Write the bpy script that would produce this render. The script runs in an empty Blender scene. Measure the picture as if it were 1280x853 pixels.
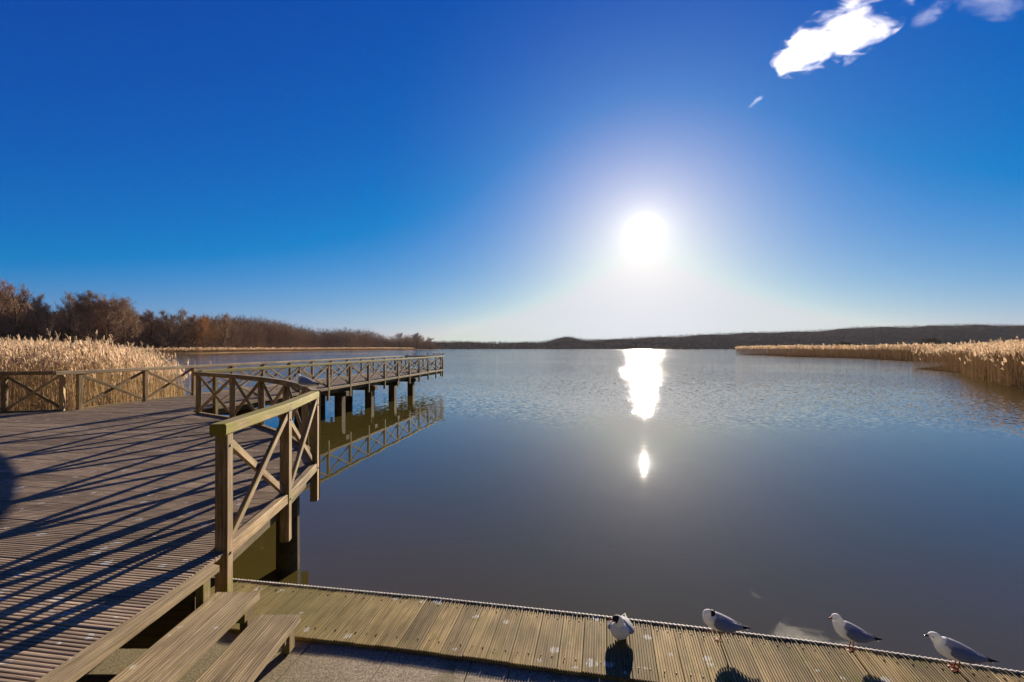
import bpy, math, random
import numpy as np
from mathutils import Vector, Matrix

random.seed(7)
RNG = np.random.default_rng(11)
C = bpy.context.scene.collection
SC = bpy.context.scene

# ---------------------------------------------------------------- frame of the place
# metres; water level z = 0, the camera stands over the origin looking along +Y
F = 569.0                      # focal length in photo pixels (1280 wide)
HOR = 434.6                    # photo row of the horizon
CAM = 3.11                     # camera height over the water
ZD = CAM - 1.75                # boardwalk deck
ZL = CAM - 2.30                # low landing stage
SUN = Vector((0.29, 1.0, 0.2541)).normalized()


def at(px, Y):                 # lateral position of a photo column at distance Y
    return (px - 640.0) / F * Y


def hgt(py, Y):                # height over the water of a photo row at distance Y
    return CAM + (HOR - py) / F * Y


# ---------------------------------------------------------------- object helpers
def tag(o, label=None, cat=None, group=None, kind=None):
    if label: o['label'] = label
    if cat: o['category'] = cat
    if group: o['group'] = group
    if kind: o['kind'] = kind
    return o


def empty(name, loc):
    o = bpy.data.objects.new(name, None)
    o.empty_display_size = 0.2
    C.objects.link(o)
    o.location = loc
    return o


class MB:
    """mesh collector with per-vertex wood coordinates and a per-vertex random value"""
    def __init__(s):
        s.v = []; s.f = []; s.m = []; s.w = []; s.r = []

    def add(s, verts, faces, mat=0, wuv=None, rnd=None):
        b = len(s.v)
        s.v.extend([tuple(p) for p in verts])
        s.f.extend([tuple(i + b for i in f) for f in faces])
        s.m.extend([mat] * len(faces) if isinstance(mat, int) else list(mat))
        s.w.extend(wuv if wuv is not None else [tuple(p) for p in verts])
        s.r.extend([random.random() if rnd is None else rnd] * len(verts))

    def build(s, name, mats, parent=None, smooth=False):
        me = bpy.data.meshes.new(name)
        me.from_pydata(s.v, [], s.f)
        for m in (mats if isinstance(mats, (list, tuple)) else [mats]):
            me.materials.append(m)
        me.polygons.foreach_set('material_index', s.m)
        if smooth:
            me.polygons.foreach_set('use_smooth', [True] * len(s.f))
        a = me.attributes.new('wuv', 'FLOAT_VECTOR', 'POINT')
        a.data.foreach_set('vector', np.array(s.w, dtype=np.float32).ravel())
        a = me.attributes.new('rnd', 'FLOAT', 'POINT')
        a.data.foreach_set('value', np.array(s.r, dtype=np.float32))
        me.update()
        o = bpy.data.objects.new(name, me)
        C.objects.link(o)
        if parent is not None:
            o.parent = parent
            o.matrix_parent_inverse = Matrix.Translation(-parent.location)
        return o

    # a squared timber from a to b, with small chamfers; w across, h along 'up'
    def beam(s, a, b, w, h, ch=0.006, up=(0, 0, 1), rnd=None):
        a = Vector(a); b = Vector(b)
        d = (b - a); L = d.length; d.normalize()
        upv = Vector(up)
        if abs(d.dot(upv)) > 0.98:
            upv = Vector((1, 0, 0))
        side = d.cross(upv).normalized()
        upv = side.cross(d).normalized()
        ch = min(ch, w * .3, h * .3)
        x = w / 2; y = h / 2
        prof = [(x, -y + ch), (x, y - ch), (x - ch, y), (-x + ch, y), (-x, y - ch), (-x, -y + ch), (-x + ch, -y), (x - ch, -y)]
        off = random.random() * 50
        V = []; W = []
        e = min(ch, .004)
        for t, k in ((0, 1 - 1.2 * e / x), (e, 1), (L - e, 1), (L, 1 - 1.2 * e / x)):
            for (p, q) in prof:
                V.append(a + d * t + side * p * k + upv * q * k)
                W.append((t + off, p + off * .37, q + off * .21))
        n = 8
        Fc = []
        for r in range(3):
            for i in range(n):
                j = (i + 1) % n
                Fc.append((r * n + i, r * n + j, (r + 1) * n + j, (r + 1) * n + i))
        Fc.append(tuple(range(n - 1, -1, -1)))
        Fc.append(tuple(range(3 * n, 4 * n)))
        s.add(V, Fc, 0, W, rnd)

    # rail swept along a polyline with mitred corners
    def sweep(s, pts, w, h, zc, ch=0.01, rnd=None):
        P = [Vector((p[0], p[1], 0)) for p in pts]
        x = w / 2; y = h / 2
        prof = [(x, -y + ch), (x, y - ch), (x - ch, y), (-x + ch, y), (-x, y - ch), (-x, -y + ch), (-x + ch, -y), (x - ch, -y)]
        V = []; W = []; run = 0; off = random.random() * 40
        for i, p in enumerate(P):
            d0 = (P[i] - P[i - 1]).normalized() if i else (P[1] - P[0]).normalized()
            d1 = (P[i + 1] - P[i]).normalized() if i < len(P) - 1 else d0
            t = (d0 + d1).normalized()
            nrm = Vector((t.y, -t.x, 0)) / max(.5, t.dot(d0))
            if i: run += (P[i] - P[i - 1]).length
            for (q, z) in prof:
                V.append((p.x + nrm.x * q, p.y + nrm.y * q, zc + z))
                W.append((run + off, q + off * .4, z + off * .2))
        n = 8; Fc = []
        for r in range(len(P) - 1):
            for i in range(n):
                j = (i + 1) % n
                Fc.append((r * n + i, r * n + j, (r + 1) * n + j, (r + 1) * n + i))
        Fc.append(tuple(range(n - 1, -1, -1)))
        Fc.append(tuple(range((len(P) - 1) * n, len(P) * n)))
        s.add(V, Fc, 0, W, rnd)

    def tube(s, pts, radii, n=6, mat=0, cap=True):
        V = []; Fc = []
        P = [Vector(p) for p in pts]
        for i, p in enumerate(P):
            d = (P[min(i + 1, len(P) - 1)] - P[max(i - 1, 0)]).normalized()
            ref = Vector((0, 0, 1)) if abs(d.z) < .9 else Vector((1, 0, 0))
            sd = d.cross(ref).normalized(); u = sd.cross(d)
            for k in range(n):
                a = 2 * math.pi * k / n
                V.append(p + (sd * math.cos(a) + u * math.sin(a)) * radii[i])
        for r in range(len(P) - 1):
            for i in range(n):
                j = (i + 1) % n
                Fc.append((r * n + i, r * n + j, (r + 1) * n + j, (r + 1) * n + i))
        if cap:
            Fc.append(tuple(range(n - 1, -1, -1))); Fc.append(tuple(range((len(P) - 1) * n, len(P) * n)))
        s.add(V, Fc, mat)


def np_mesh(name, verts, faces, mats, midx=None, parent=None, rnd=None):
    """faces: (n,3) or (n,4) numpy array"""
    verts = np.asarray(verts, np.float32); faces = np.asarray(faces, np.int32)
    me = bpy.data.meshes.new(name)
    k = faces.shape[1]
    me.vertices.add(len(verts)); me.vertices.foreach_set('co', verts.ravel())
    me.loops.add(faces.size); me.loops.foreach_set('vertex_index', faces.ravel())
    me.polygons.add(len(faces))
    me.polygons.foreach_set('loop_start', np.arange(0, faces.size, k, dtype=np.int32))
    for m in mats: me.materials.append(m)
    if midx is not None: me.polygons.foreach_set('material_index', np.asarray(midx, np.int32))
    if rnd is not None:
        a = me.attributes.new('rnd', 'FLOAT', 'POINT')
        a.data.foreach_set('value', np.asarray(rnd, np.float32))
    me.update(); me.validate()
    o = bpy.data.objects.new(name, me); C.objects.link(o)
    if parent is not None:
        o.parent = parent
    return o


# ---------------------------------------------------------------- materials
def new_mat(name):
    m = bpy.data.materials.new(name); m.use_nodes = True
    nt = m.node_tree
    b = nt.nodes['Principled BSDF']
    return m, nt, b


def nd(nt, t, **kw):
    n = nt.nodes.new(t)
    for k, v in kw.items():
        if k in n.inputs: n.inputs[k].default_value = v
        else: setattr(n, k, v)
    return n


def ramp(nt, fac, stops):
    r = nt.nodes.new('ShaderNodeValToRGB')
    e = r.color_ramp.elements
    while len(e) < len(stops): e.new(0.5)
    for i, (p, c) in enumerate(stops):
        e[i].position = p
        e[i].color = (c[0], c[1], c[2], 1) if not isinstance(c, float) else (c, c, c, 1)
    nt.links.new(fac, r.inputs[0])
    return r.outputs[0]


def mixc(nt, fac, a, b, mode='MIX'):
    m = nt.nodes.new('ShaderNodeMix'); m.data_type = 'RGBA'; m.blend_type = mode
    for i, x in ((0, fac), (6, a), (7, b)):
        if isinstance(x, (int, float)): m.inputs[i].default_value = x
        elif isinstance(x, tuple): m.inputs[i].default_value = (*x, 1)
        else: nt.links.new(x, m.inputs[i])
    return m.outputs[2]


def math_n(nt, op, a, b=None, c=None, clamp=False):
    m = nt.nodes.new('ShaderNodeMath'); m.operation = op; m.use_clamp = clamp
    for i, x in enumerate((a, b, c)):
        if x is None: continue
        if isinstance(x, (int, float)): m.inputs[i].default_value = x
        else: nt.links.new(x, m.inputs[i])
    return m.outputs[0]


def smooth(nt, x, lo, hi):
    m = nt.nodes.new('ShaderNodeMapRange'); m.interpolation_type = 'SMOOTHSTEP'
    nt.links.new(x, m.inputs[0]); m.inputs[1].default_value = lo; m.inputs[2].default_value = hi
    return m.outputs[0]


def wood_mat(name, dark, light, moss=None, moss_amt=0.0, drops=0.0, var=0.35, rough=0.8, bump=0.4, stains=0.42, cracks=0.62, damp=None):
    m, nt, b = new_mat(name)
    L = nt.links.new
    at_ = nd(nt, 'ShaderNodeAttribute', attribute_name='wuv')
    rn = nd(nt, 'ShaderNodeAttribute', attribute_name='rnd')
    geo = nd(nt, 'ShaderNodeNewGeometry')
    mp = nd(nt, 'ShaderNodeMapping'); mp.inputs['Scale'].default_value = (1.6, 42, 42)
    L(at_.outputs['Vector'], mp.inputs['Vector'])
    n1 = nd(nt, 'ShaderNodeTexNoise', Scale=1.6, Detail=5.0, Roughness=0.62, Distortion=0.25)
    L(mp.outputs[0], n1.inputs['Vector'])
    mp2 = nd(nt, 'ShaderNodeMapping'); mp2.inputs['Scale'].default_value = (1.2, 7, 7)
    L(at_.outputs['Vector'], mp2.inputs['Vector'])
    n2 = nd(nt, 'ShaderNodeTexNoise', Scale=1.3, Detail=4.0, Roughness=0.6)
    L(mp2.outputs[0], n2.inputs['Vector'])
    g = math_n(nt, 'MULTIPLY_ADD', n1.outputs['Fac'], 0.62, math_n(nt, 'MULTIPLY', n2.outputs['Fac'], 0.38))
    col = ramp(nt, g, [(0.38, dark), (0.5, tuple((a + c) / 2 for a, c in zip(dark, light))), (0.62, light)])
    mp5 = nd(nt, 'ShaderNodeMapping'); mp5.inputs['Scale'].default_value = (1.1, 75, 75)
    L(at_.outputs['Vector'], mp5.inputs['Vector'])
    n5 = nd(nt, 'ShaderNodeTexNoise', Scale=1.5, Detail=2.0, Roughness=0.5); L(mp5.outputs[0], n5.inputs['Vector'])
    crack = smooth(nt, n5.outputs['Fac'], 0.30, 0.36)
    col = mixc(nt, math_n(nt, 'MULTIPLY_ADD', crack, cracks, 1 - cracks), (.03, .02, .012), col)
    n6 = nd(nt, 'ShaderNodeTexNoise', Scale=1.15, Detail=5.0, Roughness=0.65); L(geo.outputs['Position'], n6.inputs['Vector'])
    stain = smooth(nt, n6.outputs['Fac'], 0.36, 0.6)
    col = mixc(nt, math_n(nt, 'MULTIPLY_ADD', stain, stains, 1 - stains), tuple(c * .45 for c in dark), col)
    v = math_n(nt, 'MULTIPLY_ADD', rn.outputs['Fac'], 2 * var, 1 - var)
    vc = nd(nt, 'ShaderNodeCombineColor')
    for i in range(3): L(v, vc.inputs[i])
    col = mixc(nt, 1.0, col, vc.outputs[0], 'MULTIPLY')
    if moss:
        n3 = nd(nt, 'ShaderNodeTexNoise', Scale=4.2, Detail=7.0, Roughness=0.72)
        L(geo.outputs['Position'], n3.inputs['Vector'])
        fac = smooth(nt, n3.outputs['Fac'], 0.62 - moss_amt * .35, 0.78 - moss_amt * .28)
        if damp:         # greener where the boards stay damp beside the steps
            sx = nd(nt, 'ShaderNodeSeparateXYZ'); L(geo.outputs['Position'], sx.inputs[0])
            wet = math_n(nt, 'SUBTRACT', 1.0, smooth(nt, math_n(nt, 'MULTIPLY_ADD', n3.outputs['Fac'], 1.6, sx.outputs[0]), damp[0], damp[1]))
            fac = math_n(nt, 'MAXIMUM', fac, math_n(nt, 'MULTIPLY', wet, .5))
        fac = math_n(nt, 'MULTIPLY', fac, 0.8)
        col = mixc(nt, fac, col, moss)
    if drops > 0:
        vo = nd(nt, 'ShaderNodeTexVoronoi', Scale=8.0, Randomness=1.0)
        n4 = nd(nt, 'ShaderNodeTexNoise', Scale=30.0, Detail=3.0)
        L(geo.outputs['Position'], n4.inputs['Vector'])
        dist = nd(nt, 'ShaderNodeVectorMath', operation='MULTIPLY_ADD')
        L(n4.outputs['Color'], dist.inputs[0]); dist.inputs[1].default_value = (.07, .07, .0)
        flat = nd(nt, 'ShaderNodeVectorMath', operation='MULTIPLY')
        L(geo.outputs['Position'], flat.inputs[0]); flat.inputs[1].default_value = (1, 1, 0)
        L(flat.outputs[0], dist.inputs[2])
        L(dist.outputs[0], vo.inputs['Vector'])
        sp = nd(nt, 'ShaderNodeSeparateColor'); L(vo.outputs['Color'], sp.inputs[0])
        size = math_n(nt, 'MULTIPLY', math_n(nt, 'POWER', sp.outputs[0], 3.0), 0.26 * drops)
        spot = math_n(nt, 'LESS_THAN', vo.outputs['Distance'], size)
        sn = nd(nt, 'ShaderNodeSeparateXYZ'); L(geo.outputs['Normal'], sn.inputs[0])
        spot = math_n(nt, 'MULTIPLY', spot, math_n(nt, 'GREATER_THAN', sn.outputs[2], 0.6))
        spot = math_n(nt, 'MULTIPLY', spot, math_n(nt, 'GREATER_THAN', n1.outputs['Fac'], 0.42))
        col = mixc(nt, math_n(nt, 'MULTIPLY', spot, 0.8), col, (0.62, 0.6, 0.56))
    L(col, b.inputs['Base Color'])
    b.inputs['Roughness'].default_value = rough
    b.inputs['Specular IOR Level'].default_value = 0.25
    bp = nd(nt, 'ShaderNodeBump', Strength=bump, Distance=0.004)
    L(g, bp.inputs['Height']); L(bp.outputs[0], b.inputs['Normal'])
    return m


MOSS = (0.20, 0.18, 0.014)
M = {}
M['deck'] = wood_mat('weathered_deck_boards', (0.20, 0.138, 0.092), (0.51, 0.372, 0.252), None, 0, 1.4, 0.22, stains=.25, cracks=.4)
M['stage'] = wood_mat('brown_ribbed_boards', (0.16, 0.097, 0.034), (0.46, 0.325, 0.14), (0.17, 0.15, 0.02), 0.3, 1.5, 0.3, damp=(-1.3, .4))
M['tread'] = wood_mat('stair_boards', (0.17, 0.115, 0.06), (0.49, 0.365, 0.21), (0.16, 0.135, 0.03), 0.15, 0.6, 0.16, stains=.3)
M['post'] = wood_mat('post_timber', (0.13, 0.08, 0.038), (0.46, 0.32, 0.175), (0.19, 0.17, 0.025), 0.38, 0.3, 0.25)
M['rail'] = wood_mat('mossy_rail_timber', (0.13, 0.085, 0.03), (0.38, 0.27, 0.12), MOSS, 0.75, 0.5, 0.15)
M['dry'] = wood_mat('dry_rail_timber', (0.18, 0.125, 0.07), (0.48, 0.36, 0.21), MOSS, 0.15, 0.5, 0.2)
M['pile'] = wood_mat('wet_pile_timber', (0.045, 0.03, 0.012), (0.15, 0.10, 0.04), (0.1, 0.09, 0.01), 0.35, 0, 0.2)


def grit_mat():
    m, nt, b = new_mat('gritted_walkway')
    L = nt.links.new
    geo = nd(nt, 'ShaderNodeNewGeometry')
    n1 = nd(nt, 'ShaderNodeTexNoise', Scale=95.0, Detail=4.0, Roughness=0.7); L(geo.outputs['Position'], n1.inputs['Vector'])
    n2 = nd(nt, 'ShaderNodeTexNoise', Scale=2.6, Detail=5.0, Roughness=0.6); L(geo.outputs['Position'], n2.inputs['Vector'])
    col = ramp(nt, n1.outputs['Fac'], [(0.35, (0.09, 0.064, 0.04)), (0.5, (0.30, 0.225, 0.145)), (0.66, (0.52, 0.41, 0.28))])
    f = smooth(nt, n2.outputs['Fac'], 0.5, 0.72)
    sx = nd(nt, 'ShaderNodeSeparateXYZ'); L(geo.outputs['Position'], sx.inputs[0])
    wet = math_n(nt, 'SUBTRACT', 1.0, smooth(nt, sx.outputs[0], -2.0, -.9))
    f = math_n(nt, 'MAXIMUM', math_n(nt, 'MULTIPLY', f, .6), math_n(nt, 'MULTIPLY', wet, .5))
    col = mixc(nt, f, col, (0.12, 0.10, 0.022))
    L(col, b.inputs['Base Color']); b.inputs['Roughness'].default_value = 0.9
    bp = nd(nt, 'ShaderNodeBump', Strength=0.7, Distance=0.004); L(n1.outputs['Fac'], bp.inputs['Height']); L(bp.outputs[0], b.inputs['Normal'])
    return m


M['grit'] = grit_mat()


def plain(name, col, rough=0.6, nscale=0, nvar=0.25, metal=0.0, trans=0.0, rndvar=0.0, spec=0.3):
    m, nt, b = new_mat(name)
    L = nt.links.new
    b.inputs['Roughness'].default_value = rough; b.inputs['Metallic'].default_value = metal
    b.inputs['Specular IOR Level'].default_value = spec
    out = None
    if nscale:
        geo = nd(nt, 'ShaderNodeNewGeometry')
        n = nd(nt, 'ShaderNodeTexNoise', Scale=nscale, Detail=4.0, Roughness=0.65); L(geo.outputs['Position'], n.inputs['Vector'])
        out = ramp(nt, n.outputs['Fac'], [(0.3, tuple(c * (1 - nvar) for c in col)), (0.7, tuple(min(1, c * (1 + nvar)) for c in col))])
    if rndvar:
        rn = nd(nt, 'ShaderNodeAttribute', attribute_name='rnd')
        v = math_n(nt, 'MULTIPLY_ADD', rn.outputs['Fac'], 2 * rndvar, 1 - rndvar)
        cc = nd(nt, 'ShaderNodeCombineColor')
        for i in range(3): L(v, cc.inputs[i])
        out = mixc(nt, 1.0, out if out is not None else col, cc.outputs[0], 'MULTIPLY')
    if out is not None: L(out, b.inputs['Base Color'])
    else: b.inputs['Base Color'].default_value = (*col, 1)
    if trans:
        tr = nd(nt, 'ShaderNodeBsdfTranslucent')
        if out is not None: L(out, tr.inputs['Color'])
        else: tr.inputs['Color'].default_value = (*col, 1)
        mx = nd(nt, 'ShaderNodeMixShader', Fac=trans)
        L(b.outputs[0], mx.inputs[1]); L(tr.outputs[0], mx.inputs[2])
        L(mx.outputs[0], nt.nodes['Material Output'].inputs['Surface'])
    return m


M['strip'] = plain('galvanised_strip', (0.6, 0.55, 0.48), 0.7, 40, 0.35)
M['stalk'] = plain('reed_stalk', (0.27, 0.172, 0.092), 0.7, 0.8, 0.2, trans=0.14, rndvar=0.3, spec=0.0)
M['stalk_pale'] = plain('pale_reed_stalk', (0.42, 0.29, 0.155), 0.7, 0.8, 0.25, trans=0.3, rndvar=0.35, spec=0.0)
M['plume'] = plain('reed_plume', (0.62, 0.45, 0.30), 0.8, 0.6, 0.15, trans=0.5, rndvar=0.3, spec=0.0)
M['bark'] = plain('tree_bark', (0.12, 0.082, 0.055), 0.9, 1.5, 0.35, spec=0.0)
M['twig_red'] = plain('reddish_twigs', (0.37, 0.245, 0.172), 0.85, 0.12, 0.3, rndvar=0.5, spec=0.0)
M['twig_grey'] = plain('greyish_twigs', (0.40, 0.29, 0.20), 0.85, 0.12, 0.3, rndvar=0.5, spec=0.0)
M['twig_gold'] = plain('golden_twigs', (0.50, 0.28, 0.09), 0.85, 0.12, 0.3, rndvar=0.4, spec=0.0)
M['twig_olive'] = plain('olive_twigs', (0.13, 0.12, 0.035), 0.85, 0.12, 0.3, rndvar=0.4, spec=0.0)
M['wood_far'] = plain('far_wood_twigs', (0.32, 0.225, 0.155), 0.9, 0.02, 0.3, rndvar=0.55, spec=0.0)
M['wood_hill'] = plain('hill_wood_twigs', (0.17, 0.105, 0.078), 0.9, 0.012, 0.5, rndvar=0.6, spec=0.0)
M['marsh'] = plain('marsh_soil', (0.09, 0.055, 0.025), 0.9, 0.4, 0.4, spec=0.0)
M['hill'] = plain('hill_soil', (0.035, 0.026, 0.022), 0.95, 0.02, 0.4, spec=0.0)
M['meadow'] = plain('dry_meadow', (0.27, 0.18, 0.09), 0.9, 0.05, 0.35, spec=0.0)
M['white'] = plain('white_feathers', (0.86, 0.85, 0.84), 0.8, 70, 0.08, trans=0.32, spec=0.05)
M['grey'] = plain('grey_feathers', (0.42, 0.42, 0.46), 0.75, 70, 0.16, trans=0.25, spec=0.05)
M['black'] = plain('black_feathers', (0.02, 0.02, 0.022), 0.7)
M['hood'] = plain('brown_hood_feathers', (0.05, 0.026, 0.016), 0.75, 60, 0.3)
M['red'] = plain('red_legs', (0.38, 0.055, 0.03), 0.5)
M['iron'] = plain('rusty_iron', (0.09, 0.06, 0.045), 0.6, 90, 0.4, metal=0.6)
M['dark'] = plain('dark_eye', (0.008, 0.007, 0.007), 0.15, spec=0.6)

# ---------------------------------------------------------------- water
def water_mat():
    m, nt, b = new_mat('lake_water')
    L = nt.links.new
    b.inputs['Base Color'].default_value = (0.080, 0.062, 0.016, 1)
    b.inputs['Roughness'].default_value = 0.035
    b.inputs['IOR'].default_value = 1.5
    geo = nd(nt, 'ShaderNodeNewGeometry')
    sp = nd(nt, 'ShaderNodeSeparateXYZ'); L(geo.outputs['Position'], sp.inputs[0])
    nb = nd(nt, 'ShaderNodeTexNoise', Scale=0.16, Detail=4.0, Roughness=0.6); L(geo.outputs['Position'], nb.inputs['Vector'])
    d = math_n(nt, 'MULTIPLY_ADD', sp.outputs[0], 0.18, sp.outputs[1])
    d = math_n(nt, 'ADD', d, math_n(nt, 'MULTIPLY_ADD', nb.outputs['Fac'], 12.0, -6.0))
    mask = math_n(nt, 'ADD', math_n(nt, 'MULTIPLY', smooth(nt, d, 16.5, 24.0), .5), math_n(nt, 'MULTIPLY', smooth(nt, d, 18.0, 75.0), .5))
    nl = nd(nt, 'ShaderNodeTexNoise', Scale=0.022, Detail=3.0, Roughness=0.55); L(geo.outputs['Position'], nl.inputs['Vector'])
    patch = math_n(nt, 'MULTIPLY_ADD', smooth(nt, nl.outputs['Fac'], 0.3, 0.62), 0.65, 0.35)
    mask = math_n(nt, 'MULTIPLY', mask, patch)

    def pert(scale, sx, sy, detail):
        mp = nd(nt, 'ShaderNodeMapping'); mp.inputs['Scale'].default_value = (sx, sy, 1)
        L(geo.outputs['Position'], mp.inputs['Vector'])
        n = nd(nt, 'ShaderNodeTexNoise', Scale=scale, Detail=detail, Roughness=0.55); L(mp.outputs[0], n.inputs['Vector'])
        s = nd(nt, 'ShaderNodeVectorMath', operation='SUBTRACT'); L(n.outputs['Color'], s.inputs[0]); s.inputs[1].default_value = (.5, .5, .5)
        return s.outputs[0]

    def scale_v(v, k):
        s = nd(nt, 'ShaderNodeVectorMath', operation='SCALE'); L(v, s.inputs[0])
        if isinstance(k, (int, float)): s.inputs['Scale'].default_value = k
        else: L(k, s.inputs['Scale'])
        return s.outputs[0]
    rip = scale_v(pert(7.0, 0.75, 1.0, 3.0), math_n(nt, 'MULTIPLY', mask, 0.95))
    swell = scale_v(pert(1.6, 0.7, 1.0, 2.0), math_n(nt, 'MULTIPLY_ADD', mask, 0.12, 0.008))
    cat = smooth(nt, nl.outputs['Fac'], .42, .6)
    fine = scale_v(pert(6.0, 0.45, 1.3, 2.0), math_n(nt, 'MULTIPLY_ADD', cat, 0.03, 0.006))
    L(math_n(nt, 'MULTIPLY_ADD', mask, 0.055, 0.012), b.inputs['Roughness'])
    a1 = nd(nt, 'ShaderNodeVectorMath', operation='ADD'); L(rip, a1.inputs[0]); L(swell, a1.inputs[1])
    a2 = nd(nt, 'ShaderNodeVectorMath', operation='ADD'); L(a1.outputs[0], a2.inputs[0]); L(fine, a2.inputs[1])
    fl = nd(nt, 'ShaderNodeVectorMath', operation='MULTIPLY_ADD'); L(a2.outputs[0], fl.inputs[0]); fl.inputs[1].default_value = (1, 1, 0); fl.inputs[2].default_value = (0, 0, 1)
    no = nd(nt, 'ShaderNodeVectorMath', operation='NORMALIZE'); L(fl.outputs[0], no.inputs[0])
    L(no.outputs[0], b.inputs['Normal'])
    return m


def sheet(name, x0, x1, y0, y1, z, mat):
    mb = MB(); mb.add([(x0, y0, z), (x1, y0, z), (x1, y1, z), (x0, y1, z)], [(0, 1, 2, 3)])
    return tag(mb.build(name, mat), kind='structure')


sheet('lake_water', -2900, 2900, -300, 1480, 0.0, water_mat())

# ---------------------------------------------------------------- boardwalk and jetty
UX = Vector((0.1474, 0.9891)); VX = Vector((0.9891, -0.1474))


def uv(p): return (p[0] * UX.x + p[1] * UX.y, p[0] * VX.x + p[1] * VX.y)


def xy(u, v): return (u * UX.x + v * VX.x, u * UX.y + v * VX.y)


RA = [(-2.50, 3.95), (-2.66, 5.35), (-2.93, 6.75)]                            # near railing
RB = [(-2.93, 6.75), (-3.62, 8.0), (-4.47, 9.05), (-5.55, 10.1), (-6.80, 11.1), (-8.28, 12.05)]
VR, VLF = -10.63, -13.96                                                      # jetty sides
UEND = 34.4
E_PTS = [(-12.45, 12.6), (-13.62, 12.22), (-15.05, 11.75), (-16.6, 11.25), (-18.2, 10.75)]
right_poly = [(-6, -2.62 * VX.x + 6 * 0.1474)] if False else []
# right and left limits of the main deck as polylines in (u, v)
right_poly = [uv((-2.44, -6)), uv((-2.44, 3.8)), uv((-2.44, 3.9)), uv(RA[1]), uv(RA[2])] + [uv(p) for p in RB[1:]] + [(11.0, -10.45), (11.05, VR)]
left_poly = [(-6, -40.0), (-1.5, -36.5), uv((-18.2, 10.75)), uv((-12.45, 12.6)), (10.95, VLF)]


def interp(poly, u):
    if u <= poly[0][0]: return poly[0][1]
    for (a, b), (c, d) in zip(poly, poly[1:]):
        if u <= c:
            return b + (d - b) * (u - a) / max(1e-6, c - a)
    return poly[-1][1]


def rib_profile(w, n, depth=0.007, groove=0.42):
    """list of (offset across, z) for one board's grooved top"""
    p = [(0.0, -0.032), (0.0, -0.003)]
    pitch = w / n
    for j in range(n):
        a = j * pitch + pitch * groove / 2; b = (j + 1) * pitch - pitch * groove / 2
        sl = min(0.004, pitch * groove * .25)
        if j: p.append((a - sl, -depth))
        p += [(a, -0.0008), (a + (b - a) * .25, 0.0), (b - (b - a) * .25, 0.0), (b, -0.0008)]
        if j < n - 1: p.append((b + sl, -depth))
    p += [(w, -0.003), (w, -0.032)]
    return p


def board_piece(mb, prof, fA, fB, z, rnd):
    """fA(off), fB(off) give the world (x, y) of the two ends at a profile offset"""
    V = []; W = []; off = random.random() * 60
    n = len(prof)
    for (o, dz) in prof:
        a = fA(o); V.append((a[0], a[1], z + dz))
        W.append((off, o + off * .31, dz))
    for (o, dz) in prof:
        a = fA(o); b = fB(o); V.append((b[0], b[1], z + dz))
        W.append((off + math.hypot(b[0] - a[0], b[1] - a[1]), o + off * .31, dz))
    Fc = [(i, i + 1, n + i + 1, n + i) for i in range(n - 1)]
    Fc.append(tuple(range(n - 1, -1, -1))); Fc.append(tuple(range(n, 2 * n)))
    Fc.append((0, n, 2 * n - 1, n - 1))
    mb.add(V, Fc, 0, W, rnd)


BW, GAP = 0.226, 0.010


def decking(u0, u1, lim):
    mb = MB()
    prof = rib_profile(BW, 7, .007, .37)
    u = u0
    while u < u1:
        lo, hi = lim(u)
        # long rows are laid from several boards
        cuts = [0.0]
        Lr = hi - lo
        pos = random.uniform(2.0, 4.6)
        while pos < Lr - 1.2:
            cuts.append(pos); pos += random.uniform(3.6, 4.8)
        cuts.append(Lr)
        dz = random.uniform(-.0025, .0025)
        for k in range(len(cuts) - 1):
            t0, t1 = cuts[len(cuts) - 2 - k], cuts[len(cuts) - 1 - k]

            def fA(o, k=k, t=t0, first=(t0 == 0.0)):
                l, h = lim(u + o)
                return xy(u + o, l if first else hi - Lr + t + .003)

            def fB(o, t=t1, last=(abs(t1 - Lr) < 1e-6)):
                l, h = lim(u + o)
                return xy(u + o, h if last else hi - Lr + t - .003)
            board_piece(mb, prof, fA, fB, ZD + dz, random.random())
        u += BW + GAP
    return mb, u


bw = empty('boardwalk', (-6.0, 6.0, ZD))
tag(bw, 'wide weathered boardwalk of grooved planks striped by railing shadows, beside the steps', 'boardwalk')
mbd, unext = decking(-3.0, 10.98, lambda u: (max(interp(left_poly, u), -30), interp(right_poly, u) - 0.02))
mbd.build('decking', M['deck'], bw)
# fascia under the planks along the water, joists and piles
mb = MB()
edge = [(p[0] - .09, p[1]) for p in RA] + [(p[0] - .12, p[1] - .06) for p in RB[1:]]
mb.sweep(edge, .07, .2, ZD - .14, .006)
mb.build('edge_beam', M['pile'], bw)
mb = MB(); mb.sweep([(p[0] + .1, p[1] - .4) for p in E_PTS[::-1]], .08, .2, ZD - .14); mb.build('edge_beam', M['pile'], bw)
for (x, y) in [(-3.05, 4.3), (-3.15, 6.4), (-4.9, 9.3), (-7.3, 11.5), (-5.2, 5.0), (-9.8, 11.3), (-12.6, 11.6), (-7.6, 8.0)]:
    mb = MB(); mb.tube([(x, y, -1.0), (x, y, ZD - .26)], [.16, .15], 14); mb.build('pile', M['pile'], bw)
for uu in (4.0, 6.2, 8.6, 10.6):
    a = xy(uu, -22); b = xy(uu, interp(right_poly, uu) - .35)
    mb = MB(); mb.beam((a[0], a[1], ZD - .2), (b[0], b[1], ZD - .2), .14, .24); mb.build('cross_beam', M['pile'], bw)

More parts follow.
